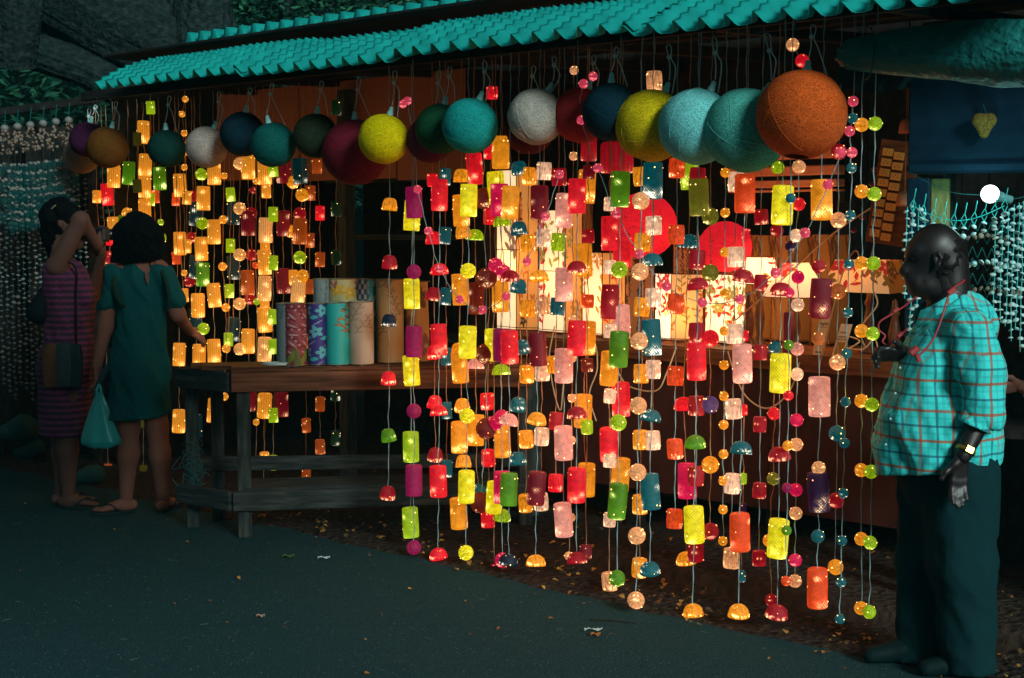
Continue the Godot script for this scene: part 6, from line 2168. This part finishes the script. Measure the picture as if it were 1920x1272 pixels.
func hang_strings() -> void:
	string_of("six small cups, amber on top and a green one low, hanging alone before the table", 731, 726, 0, "do383 dk491 dv601 dr709 dn816 dk924")
	string_of("unlit plum cylinders alternating with plum balls at the table's inner end", 776, 776, -0.03, "Cp380 Bp510 Cp641 Bp771 Cp901 Bp1027")
	string_of("yellow and lime cylinders hanging behind the plum string", 773, 769, 0.08, "Cy404 Cy551 Cy695 Cl838 Cl980")
	string_of("bright red cylinders and red domes, next to the plum string", 824, 821, 0, "Cr366 Dr504 Cr637 Dr770 Cr903 Dr1038")
	string_of("little red and crimson cups half behind the bright red cylinders", 811, 819, 0.1, "jr338 dr446 dk551 dr660 dr754 dk852")
	string_of("short dark teal cylinders just beside the bright red string", 835, 839, 0.14, "nt332 nt442 nt556 nt669 nt770 nt879")
	string_of("lemon yellow cylinders and yellow balls ending in a ball", 879, 873, 0, "Cy376 By508 Cy642 By780 Cy913 By1037")
	string_of("orange cylinders and orange cups behind the lemon yellow string", 865, 859, 0.1, "do329 Co395 do434+4 Co543 do655-2 Co689 do760+5 Co820 do865+8 Co963")
	string_of("mixed string with red cylinder on top, then lime dome and pink dome", 890, 894, 0.16, "Cr317 Dl440 Cu560+2 Di682 Co807 Dt918+3")
	string_of("large glittering brown red balls near the dark post", 910, 906, 0.08, "Gu372-3 Gu522+3 Gu664+3 Gu804+4 Gu943-6")
	string_of("short red cylinders beside the brown red balls", 920, 914, 0.2, "jr174+1 cr283 cr406 cr753-3 cr859 cr974")
	string_of("orange, crimson, red, salmon and green shades ending in a navy dome", 957, 953, 0, "Co380 Dk517 Cr651 Di786 Cn918 Dv1049")
	string_of("rose red cylinders and balls with an orange cylinder on top", 939, 942, 0.06, "Co286 Cg375-3 Bg511+5 Cp647 Bg783 Cg914 Bg1051")
	string_of("yellow cylinders alternating with rose balls, its last ball lowest near the road", 930, 926, 0.1, "Cy352 Bg498 Cy647-4 Bg794 Cy933 Bg1073")
	string_of("lime domes alternating with orange cylinders in front of the first paper lamp", 941, 942, 0.2, "Dl414 Co556-3 Dl693-2 Co828 Dl965")
	string_of("small teal cups in front of the tall white paper lamp", 973, 971, 0.1, "dt315 dt428 dt536 dt650+6 dt758 dt860")
	string_of("short orange cylinders left of the maroon cylinders", 991, 984, 0.12, "co331 co456 co579 co702 co824 co944")
	string_of("short cream and peach cylinders half behind the maroon cylinders", 1020, 1013, 0.14, "cw321 cw447 ce573 cw698 cw819 cw941")
	string_of("dark maroon cylinders alternating with orange domes", 1012, 1004, 0, "Cm380 Do517 Cm655 Do784 Cm916 Do1051")
	string_of("five tall pink cylinders one above another", 1058, 1056, 0.03, "Ci395 Ci534 Ci686 Ci831 Ci975")
	string_of("short mixed cylinders, crimson on top, lime second and teal third", 1048, 1040, 0.12, "ck332 cl454 ct575 co684-5 ck790 cr906")
	string_of("red cylinders alternating with crimson domes beside the pink cylinders", 1082, 1081, -0.02, "Cr368 Dk500 Cr634 Dk773 Cr910 Dk1046")
	string_of("tiny peach balls between the pink cylinders and the red ones", 1075, 1070, 0.1, "be132 be293 be599 be672 be747 be826 be971 be1043-4")
	string_of("small square-looking mixed cylinders behind the red and crimson string, one lime", 1104, 1098, 0.14, "jm323 jk443 jx565 ju685 jl801 jm1035")
	string_of("tall orange cylinders mostly hidden behind the red and crimson string", 1100, 1097, 0.2, "Co350 Co488-6 Co634+2 Co771-5 Co900+2")
	string_of("leaf green cylinders alternating with lime balls", 1163, 1157, -0.02, "Cn355 Bl506 Cn655 Bl793 Cn940 Bn1085")
	string_of("short cream cylinders beside the leaf green string", 1144, 1143, 0.1, "jw383 jw501 jw621 jw743 jw864 jw975 ce1091")
	string_of("red, crimson and orange tall cylinders behind the short cream ones", 1145, 1140, 0.12, "Cr438 Ck566 Co691 Cr834")
	string_of("red, pink, red and orange tall cylinders behind the leaf green string", 1167, 1162, 0.16, "Cr470 Ci604 Cr749 Co891")
	string_of("seven peach balls, the lowest hanging just over the leaves on the verge", 1202, 1193, -0.14, "Be377 Be510 Be640 Be761 Be886 Be1005 Be1126")
	string_of("short amber cylinders right behind the peach balls", 1206, 1199, 0.1, "co331-4 co455 co576 co701 co825 co946 co1065")
	string_of("teal cylinders alternating with teal domes", 1224, 1218, -0.02, "Ct339 Dt486 Ct633 Dt779 Ct922 Dt1065")
	string_of("short cream cylinders behind the teal string, a peach one high above the mustard ball", 1226, 1223, 0.12, "ce152 cw423 cw558 cw693 cw826")
	string_of("six short orange red cylinders hanging by themselves", 1269, 1264, 0.02, "cx315 cx440 cx570 cx705 cx842 cx973")
	string_of("olive cylinder on top, then crimson dome, red, green dome, yellow, amber dome", 1311, 1300, 0, "Cj370 Dk532 Cr678 Dn828 Cy984 Do1144")
	string_of("short crimson cylinders behind the string that ends in an amber dome", 1308, 1304, 0.08, "ck333 ck487 ck624 ck761 ck893 ck1035")
	string_of("lime cylinder and teal dome high up, rose cylinder and amber dome low down", 1293, 1286, 0.16, "Cl322 Dt451 Dr756-8 Cg902+1 Do1046")
	string_of("balls of six colours, olive ones on top, a lilac one and an orange one below", 1332, 1332, 0.1, "Bj406 Bj512 Br635 Bb759 Bo872 Bk997")
	string_of("twelve tiny orange balls in one straight line", 1360, 1355, 0.05, "bo324 bo399 bo473 bo550 bo621 bo685 bo743 bo797 bo852 bo902 bo956 bo1015")
	string_of("short cream cylinders beside the tiny orange balls", 1381, 1371, 0.08, "cw341 cw482 cw626 cw767 cw907 ce1047")
	string_of("orange red cylinder, crimson dome, pink cylinder, teal dome, coral cylinder, amber dome", 1397, 1386, -0.03, "Cx363 Dk517 Ci682 Dt839 Cx998 Do1145")
	string_of("tiny cylinders of many colours peeping out behind the coral cylinder", 1400, 1391, 0.14, "qr439 qr630 qr769 ql898 qz954 qt1081")
	string_of("six small crimson cylinders between coral and yellow cylinders", 1428, 1423, 0.05, "jk407 jk530 jk661 jk796 jk920 jk1047")
	string_of("three tall yellow cylinders with crimson domes between them", 1468, 1458, -0.02, "Cy385 Dk542 Cy700 Dk850 Cy1010 Dk1146")
	string_of("small lime, crimson, teal, red and olive balls behind the tall yellow cylinders", 1458, 1447, 0.1, "Ml314 Mk432 Mt652 Mr776 Mj898 Mo1014-6 Mk1126")
	string_of("tiny balls of changing colours in front of the yellow cylinders' edge", 1483, 1474, -0.05, "bt372 bz462 bg549 bn647 br742 bo836 bp915 bn995 bx1090")
	string_of("pale and pink balls in turn beside the tall yellow cylinders", 1498, 1491, 0.03, "Me84-14 Mr114+4 Me313 Mr383 Mw442-4 Mg520 Mw572 Mi655 Mw702 Mg788 Me834 Mg919 Me963 Mg1051 Me1090")
	string_of("orange, maroon, pink and dark purple cylinders ending in a coral one", 1541, 1533, -0.02, "Co375 Mk500-4 Cm560 Mc635-3 Ci744 Me878 Cz923 Mt1006 Cx1103")
	string_of("larger balls, peach and copper ones above, teal, crimson and orange below", 1573, 1567, 0.05, "Nk285 Ne413 Nc547 Ne680 Nt813 Nk939 No1064")
	string_of("tiny balls, pink and teal on top and all teal below", 1596, 1577, 0, "bP190 bt222 bP246-5 bP286 bt315 bt404 bt495 bt586 bt663 bt754 bt831 bt925 bt1014 bt1092 bt1161")
	string_of("orange balls evenly spaced, next to the lime ones by the man", 1616, 1615, 0.02, "Mo234 Mo359 Mo494 Mo621 Mo752 Mo882 Mo1011 Mo1141")
	string_of("lime balls evenly spaced, nearest the man", 1640, 1631, -0.02, "Ml232 Ml364 Ml494 Ml626 Ml759 Ml885 Ml1018 Ml1148")
	# the far cluster behind the women and the table
	var g := "strings of straw lamps at the far end"
	string_of("two amber straw cylinders under the brown gold ball", 213, 213, 0.3, "Sa331 Sa428", g)
	string_of("dim red straw cylinders between the women", 203, 203, 0.4, "Sr365-2 nr449+3 nk483", g)
	string_of("short amber straw cylinders by the camera of the woman in magenta", 181, 181, 0.35, "na369 na451+4 na523", g)
	string_of("green straw cylinder over an amber ball above the teal woman's shoulder", 241, 241, 0.3, "Sn325 Ba400-3 Sn425-8", g)
	string_of("four amber straw cylinders over the teal woman's head", 268, 268, 0.45, "Sa248 Sa310+4 Sa350+3 Sa394+3", g)
	string_of("two unlit olive straw cylinders over the teal woman's head", 257, 257, 0.3, "nq261 nq349", g)
	string_of("small lime lamps hung high beside the blackish green ball", 282, 282, 0.5, "nl202 nl374", g)
	string_of("one orange red straw cylinder above the teal woman's hair", 290, 290, 0.55, "nx369 nd440", g)
	string_of("green straw cylinder over two lime balls beside the teal woman's hair", 301, 301, 0.35, "Sn335-2 bl417 Bl446", g)
	string_of("very small amber balls beside the grey beige ball", 345, 345, 0.3, "ba186+2 ba214-4 ba250 na279 ba314 ba512", g)
	string_of("amber straw cylinders with a crossing dark cord beside the lime balls", 337, 337, 0.4, "Sa348 Sa457 na554+8", g)
	string_of("short amber straw cylinders overlapping the ones with a dark cord", 350, 350, 0.35, "na371 na462", g)
	string_of("dim orange red straw cylinders behind the amber ones", 330, 330, 0.6, "nx374 nx484", g)
	string_of("small red balls between amber and dark teal straw cylinders", 361, 361, 0.5, "Bk368 Bk446-3 Bk528-6", g)
	string_of("dark teal straw cylinders with bright specks, nearest the teal woman", 367, 367, 0.45, "Sh402 Sh501 Sh600 Sh799", g)
	string_of("lime balls, amber and green straw cylinders by the teal woman's reaching hand", 379, 379, 0.3, "Bl327-2 Sa372+2 Bl419 Sa467-2 Sn515+1 Sa573-8 Bl617+2 Sa668-6", g)
	string_of("five evenly spaced amber straw cylinders crossing the table's corner", 401, 401, 0.28, "Sa324 Sa435 Sa554 Sa659 Sa770", g)
	string_of("amber balls from the grey beige ball down behind the table's leg", 420, 420, 0.35, "ba330 Ma412-2 Ma500-3 Ma577+3 Ma654+4 Ma744", g)
	string_of("small lime netted cylinders behind the amber balls", 432, 432, 0.4, "nl365 nl461 nl546-2 nl637-4", g)
	string_of("dark teal straw cylinders with bright specks over the table's corner", 438, 438, 0.45, "Sh399 Sh502 Sh618", g)
	string_of("pale amber balls under the navy ball", 449, 449, 0.3, "Bs307 Bs391 Bs478 Bs570 Bs655", g)
	string_of("amber and maroon straw cylinders under the navy ball", 465, 465, 0.34, "Sa313 Sm419 Sd530-1 Sa640 Sm748+2", g)
	string_of("small crimson balls behind the amber and maroon cylinders", 471, 471, 0.48, "bk357+3 Bk400 Bk478 Bk561-2", g)
	string_of("tiny amber, orange and lime balls reaching down under the table", 480, 480, 0.3, "ba340 bx498-1 bl566+1 ba792 bk866", g)
	string_of("closely packed pale amber straw cylinders running down under the table", 496, 496, 0.34, "Sa323 na358+3 Ss432+2 na463+1 Sa492 Ss541 na570 Sa600 Ss656 Sa761 na861", g)
	string_of("lime netted short cylinders beside the closely packed amber ones", 512, 512, 0.28, "nl318 nl402 nl493 nl594-1 nl650 nl779 nl868", g)
	string_of("maroon straw cylinders next to the lime netted ones", 531, 530, 0.38, "Sm320 Sm419 Sm527 Sm759-3", g)
	string_of("amber half hidden balls beside the maroon straw cylinders", 549, 549, 0.42, "Bo342 Bo434-4 na520", g)
	string_of("dark teal cylinder on top, amber balls, red ball and lime ball below", 562, 562, 0.33, "Sh321 Bo366+4 Bk401 Sd434 Bl483 Bo518+5 Ss545-3", g)
	string_of("dim orange short cylinders at the edge of the printed shades", 582, 580, 0.4, "nd362 nd451-1 nd538-2", g)
	string_of("red short cylinder with dim orange ones under it, over the crimson print", 600, 600, 0.46, "nd312-6 nr400 nd487 nd758 nd838", g)
	string_of("dark green short cylinders, last string before the dark window", 630, 628, 0.5, "nf202 nf392 nf483 nf738 nf822", g)
	string_of("dim brown short cylinders seen only under the table top", 574, 574, 0.55, "nd640 nd798 nd892", g)
	string_of("dim orange lamp hanging low between the two women's legs", 202, 202, 0.45, "nd780 nd882", g)
	string_of("unlit olive lamp hanging low between the teal woman's legs", 268, 268, 0.5, "nq790 nq885", g)
	string_of("amber straw cylinders behind the table's outer leg", 337, 334, 0.34, "Sa665 Sa790", g)
	string_of("amber and lime stubs showing under the table's lower rail", 495, 495, 0.6, "na920 na948", g)
	pink_garland("slanting chain of pink balls from the bright yellow ball to the first paper lamp", [[742, 200, 0], [755, 195], [764, 189], [776, 260, 0], [783, 355], [803, 433], [824, 504], [862, 562], [905, 581], [949, 556], [988, 490], [1022, 406], [1049, 327]])
	pink_garland("long slanting chain of pink balls from the brick red ball to the orange cylinder", [[1117, 120, 0], [1112, 143], [1094, 157], [1088, 180, 0], [1090, 225], [1121, 315], [1156, 401], [1199, 476], [1250, 537], [1317, 568], [1387, 561], [1454, 512], [1510, 437], [1553, 346], [1576, 285]])

var asphalt: StandardMaterial3D
var soil: StandardMaterial3D
var bark: StandardMaterial3D
var leaf_mat: StandardMaterial3D
var roof_mat: StandardMaterial3D
var dark_wood: StandardMaterial3D
var slate_wood: StandardMaterial3D
var slate_rail: StandardMaterial3D
var beam_wood: StandardMaterial3D
var brown_wood: StandardMaterial3D
var panel_wood: StandardMaterial3D
var plywood: StandardMaterial3D
var salmon_wood: StandardMaterial3D
var turned_wood: StandardMaterial3D
var old_wood: StandardMaterial3D
var pale_wood: StandardMaterial3D
var blue_paint: StandardMaterial3D
var tarp: StandardMaterial3D
var shell_mat: StandardMaterial3D
var shell_grey: StandardMaterial3D
var shell_brown: StandardMaterial3D
var shell_near: StandardMaterial3D
var straw_mat: StandardMaterial3D
var straw_dark: StandardMaterial3D
var straw_bright: StandardMaterial3D
var hot_bulb: StandardMaterial3D
var cold_bulb: StandardMaterial3D
var skin_dark: StandardMaterial3D
var skin_brown: StandardMaterial3D
var skin_brown2: StandardMaterial3D
var hair_mat: StandardMaterial3D
var hair_grey: StandardMaterial3D
var plaid: StandardMaterial3D
var plaid2: StandardMaterial3D
var trouser_mat: StandardMaterial3D
var teal_cloth: StandardMaterial3D
var magenta_cloth: StandardMaterial3D
var bag_mat: StandardMaterial3D
var bag_brown: StandardMaterial3D
var bag_grey: StandardMaterial3D
var bag_dark: StandardMaterial3D
var sans: SystemFont

func make_materials() -> void:
	sans = SystemFont.new()
	sans.font_names = PackedStringArray(["Droid Sans"])
	sans.font_weight = 700
	asphalt = grained("asphalt", lin(0.003, 0.022, 0.026), lin(0.010, 0.040, 0.046), lin(0.08, 0.14, 0.15), 0.6, 2, Vector3.ONE * 1.1, 0.9, 0.25)
	asphalt.uv1_world_triplanar = true
	asphalt.detail_enabled = false
	asphalt.detail_blend_mode = BaseMaterial3D.BLEND_MODE_MUL
	asphalt.detail_albedo = ramp(256, 256, grey(256, 256, 0.012, 4, 88), Color(0.55, 0.55, 0.55), Color(0.85, 0.85, 0.85), Color(1, 1, 1))
	asphalt.detail_uv_layer = BaseMaterial3D.DETAIL_UV_1
	soil = grained("soil", lin(0.012, 0.010, 0.008), lin(0.035, 0.026, 0.020), lin(0.07, 0.05, 0.036), 0.05, 5, Vector3.ONE * 1.4, 0.95, 2.0)
	bark = grained("bark", lin(0.003, 0.008, 0.009), lin(0.012, 0.024, 0.024), lin(0.045, 0.06, 0.055), 0.04, 5, Vector3(1.4, 1.4, 1.4), 0.95, 2.5)
	leaf_mat = plain(Color(1, 1, 1), 0.7, 0.0, true)
	leaf_mat.vertex_color_use_as_albedo = true
	leaf_mat.backlight_enabled = true
	leaf_mat.backlight = Color(0.3, 0.3, 0.3)
	roof_mat = grained("roof", lin(0.004, 0.17, 0.155), lin(0.006, 0.28, 0.26), lin(0.009, 0.36, 0.335), 0.03, 5, Vector3.ONE * 0.9, 0.75, 0.3)
	roof_mat.cull_mode = BaseMaterial3D.CULL_DISABLED
	dark_wood = grained("dark_wood", lin(0.006, 0.008, 0.008), lin(0.016, 0.016, 0.015), lin(0.034, 0.03, 0.026), 0.06, 4, Vector3(1, 3, 3), 0.85, 0.3, 4)
	slate_wood = grained("slate_wood", lin(0.012, 0.020, 0.020), lin(0.035, 0.045, 0.042), lin(0.075, 0.085, 0.078), 0.06, 4, Vector3(2, 2, 2), 0.85, 0.4, 8)
	slate_rail = grained("slate_rail", lin(0.012, 0.020, 0.020), lin(0.035, 0.042, 0.040), lin(0.075, 0.078, 0.07), 0.06, 4, Vector3(2, 2, 2), 0.85, 0.4, -8)
	beam_wood = grained("beam_wood", lin(0.006, 0.008, 0.008), lin(0.016, 0.016, 0.015), lin(0.034, 0.03, 0.026), 0.06, 4, Vector3(1, 2, 2), 0.85, 0.3, -4)
	brown_wood = grained("brown_wood", lin(0.08, 0.028, 0.010), lin(0.16, 0.06, 0.022), lin(0.26, 0.11, 0.04), 0.05, 4, Vector3(2, 2, 2), 0.6, 0.2, -8)
	panel_wood = grained("panel_wood", lin(0.036, 0.012, 0.008), lin(0.052, 0.018, 0.012), lin(0.072, 0.026, 0.017), 0.05, 4, Vector3(1.2, 1.2, 1.2), 0.8, 0.1, 4)
	plywood = grained("plywood", lin(0.23, 0.10, 0.055), lin(0.30, 0.13, 0.07), lin(0.36, 0.165, 0.09), 0.2, 3, Vector3(1.5, 1.5, 1.5), 0.85, 0.05)
	salmon_wood = grained("salmon_wood", lin(0.45, 0.20, 0.12), lin(0.55, 0.26, 0.16), lin(0.62, 0.31, 0.19), 0.05, 3, Vector3(1, 3, 3), 0.7, 0.1, -8)
	turned_wood = grained("turned_wood", lin(0.05, 0.016, 0.006), lin(0.13, 0.045, 0.014), lin(0.24, 0.09, 0.025), 0.05, 3, Vector3(3, 3, 3), 0.4, 0.1, 4)
	old_wood = grained("old_wood", lin(0.025, 0.012, 0.008), lin(0.13, 0.055, 0.03), lin(0.24, 0.11, 0.06), 0.028, 5, Vector3(1.1, 2.2, 2.2), 0.7, 0.5, -6)
	pale_wood = grained("pale_wood", lin(0.10, 0.12, 0.04), lin(0.19, 0.21, 0.075), lin(0.28, 0.3, 0.12), 0.04, 4, Vector3(3, 0.8, 3), 0.8, 0.3)
	blue_paint = grained("blue_paint", lin(0.001, 0.010, 0.020), lin(0.002, 0.014, 0.029), lin(0.004, 0.024, 0.045), 0.02, 5, Vector3.ONE * 1.2, 0.6, 0.2)
	tarp = grained("tarp", lin(0.008, 0.10, 0.095), lin(0.012, 0.17, 0.16), lin(0.02, 0.25, 0.23), 0.03, 5, Vector3.ONE * 2.0, 0.5, 1.2)
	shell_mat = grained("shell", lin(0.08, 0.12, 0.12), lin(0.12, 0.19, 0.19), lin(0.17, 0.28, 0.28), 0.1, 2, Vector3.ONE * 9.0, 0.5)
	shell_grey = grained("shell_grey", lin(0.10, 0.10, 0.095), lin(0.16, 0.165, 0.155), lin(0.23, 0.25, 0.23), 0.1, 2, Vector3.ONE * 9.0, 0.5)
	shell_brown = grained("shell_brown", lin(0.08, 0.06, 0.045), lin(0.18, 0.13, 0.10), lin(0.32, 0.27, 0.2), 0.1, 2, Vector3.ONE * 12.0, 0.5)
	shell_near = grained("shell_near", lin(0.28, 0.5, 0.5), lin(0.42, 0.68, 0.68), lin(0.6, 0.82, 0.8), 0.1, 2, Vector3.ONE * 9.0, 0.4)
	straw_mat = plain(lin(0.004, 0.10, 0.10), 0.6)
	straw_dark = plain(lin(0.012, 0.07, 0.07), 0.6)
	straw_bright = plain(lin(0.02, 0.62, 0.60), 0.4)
	hot_bulb = glowing(Color(1.0, 0.86, 0.6), 5.0)
	cold_bulb = glowing(Color(0.95, 1.0, 1.0), 4.0)
	bulb_mat = glowing(Color(1.0, 0.82, 0.5), 4.0)
	bulb_dim = glowing(Color(1.0, 0.62, 0.38), 2.6)
	cord_mat = plain(lin(0.30, 0.44, 0.45), 0.6)
	cord_lit_warm = plain(lin(0.42, 0.26, 0.16), 0.6)  # rear cords, the lamp light on them put in as a warmer colour
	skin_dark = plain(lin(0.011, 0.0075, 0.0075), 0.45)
	skin_brown = plain(lin(0.20, 0.085, 0.06), 0.65)
	skin_brown2 = plain(lin(0.11, 0.055, 0.042), 0.6)
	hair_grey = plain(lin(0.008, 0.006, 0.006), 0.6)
	cord_pale = plain(lin(0.55, 0.68, 0.68), 0.6)
	hair_mat = plain(lin(0.003, 0.004, 0.005), 0.95)
	hair_mat.metallic_specular = 0.15
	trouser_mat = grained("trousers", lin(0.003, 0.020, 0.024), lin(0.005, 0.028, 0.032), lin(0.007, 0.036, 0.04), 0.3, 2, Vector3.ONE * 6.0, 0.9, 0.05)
	teal_cloth = grained("teal_cloth", lin(0.004, 0.052, 0.054), lin(0.006, 0.068, 0.07), lin(0.01, 0.09, 0.09), 0.3, 2, Vector3.ONE * 5.0, 0.85, 0.06)
	# checked shirt: navy and orange lines over pale turquoise
	var n := 192
	var im := Image.create(n, n, false, Image.FORMAT_RGB8)
	for y in n:
		for x in n:
			var c := Color(0.035, 0.70, 0.67)
			for q in [x, y]:
				var k: int = q % 64
				if k in [7, 8, 9, 10, 11]:
					c = c.lerp(Color(0.004, 0.06, 0.12), 0.72)
				elif k in [38, 39, 40, 41, 42, 43]:
					c = c.lerp(Color(0.36, 0.07, 0.02), 0.85)
				elif k in [22, 23, 25, 26, 54, 55, 57]:
					c = c.lerp(Color(0.01, 0.28, 0.32), 0.45)
			c = c * (0.93 + 0.07 * ((x + y) % 2))
			im.set_pixel(x, y, c.linear_to_srgb())
	plaid = printed("plaid", im, 0.0, 0.85)
	plaid.uv1_triplanar = true
	plaid.uv1_scale = Vector3.ONE * 3.1
	plaid.uv1_triplanar_sharpness = 4.0
	plaid2 = plaid.duplicate()
	plaid2.uv1_scale = Vector3.ONE * 3.4
	plaid2.uv1_offset = Vector3(0.3, 0.6, 0.2)
	# woven stripes of the magenta dress
	var sm := Image.create(64, 64, false, Image.FORMAT_RGB8)
	for y in 64:
		for x in 64:
			var w := sin((y + 2.0 * absf(sin(x * TAU / 32.0))) * TAU / 16.0)
			sm.set_pixel(x, y, lin(0.022, 0.006, 0.022).lerp(lin(0.13, 0.014, 0.075), clampf(w * 1.2 + 0.4, 0, 1)))
	magenta_cloth = printed("magenta", sm, 0.0, 0.85)
	magenta_cloth.uv1_triplanar = true
	magenta_cloth.uv1_scale = Vector3.ONE * 7.0
	bag_mat = plain(lin(0.01, 0.36, 0.34), 0.35, 0.0, true).duplicate()
	bag_mat.backlight_enabled = true
	bag_mat.backlight = Color(0.6, 0.6, 0.6)
	bag_brown = grained("bag_brown", lin(0.02, 0.012, 0.01), lin(0.09, 0.045, 0.02), lin(0.3, 0.16, 0.06), 0.12, 2, Vector3.ONE * 8.0, 0.9)
	bag_dark = plain(lin(0.012, 0.03, 0.03), 0.9, 0.0, true)
	bag_grey = grained("bag_grey", lin(0.01, 0.02, 0.02), lin(0.03, 0.045, 0.045), lin(0.07, 0.1, 0.1), 0.2, 2, Vector3(10, 0.5, 10), 0.9)
	bag_grey.cull_mode = BaseMaterial3D.CULL_DISABLED
	bag_brown.cull_mode = BaseMaterial3D.CULL_DISABLED

func _ready() -> void:
	# camera, sky, sun, exposure
	var cam := Camera3D.new()
	cam.name = "camera"
	add_child(cam)
	cam.position = Vector3(0, EYE, 0)
	cam.rotation = Vector3(-PITCH, 0, 0)
	cam.fov = rad_to_deg(2.0 * atan(636.0 / FOCAL))
	cam.near = 0.05
	cam.far = 200.0
	var sky_mat := ProceduralSkyMaterial.new()
	sky_mat.sky_top_color = lin(0.28, 0.36, 0.38)
	sky_mat.sky_horizon_color = lin(0.19, 0.26, 0.275)
	sky_mat.ground_horizon_color = lin(0.02, 0.07, 0.075)
	sky_mat.ground_bottom_color = lin(0.01, 0.035, 0.04)
	sky_mat.sky_curve = 0.2
	var env := Environment.new()
	env.background_mode = Environment.BG_SKY
	env.sky = Sky.new()
	env.sky.sky_material = sky_mat
	env.background_energy_multiplier = 0.34
	env.tonemap_mode = Environment.TONE_MAPPER_LINEAR
	env.tonemap_exposure = 1.0
	env.fog_enabled = true
	env.fog_density = 0.0014
	env.fog_light_color = lin(0.08, 0.75, 0.85)
	env.sdfgi_enabled = true
	env.ssao_enabled = true
	env.ssil_enabled = true
	var we := WorldEnvironment.new()
	we.name = "world"
	we.environment = env
	add_child(we)
	var sun := DirectionalLight3D.new()
	sun.name = "evening_light"
	sun.light_color = Color(0.93, 1.0, 0.98)
	sun.light_energy = 1.0
	sun.light_angular_distance = 14.0
	sun.shadow_enabled = true
	add_child(sun)
	sun.look_at_from_position(Vector3(4.4, 3.8, 8.2), Vector3.ZERO)
	atlas.resize(800 * 960 * 3)
	make_materials()
	make_ground()
	make_trees()
	make_stall()
	make_shades()
	make_shell_mesh()
	make_balls()
	make_counter_things()
	make_table()
	hang_strings()
	make_near_shells()
	make_far_shells()
	make_man()
	make_woman_teal()
	make_woman_magenta()
	make_neighbour()
	make_litter()
	finish_woven()
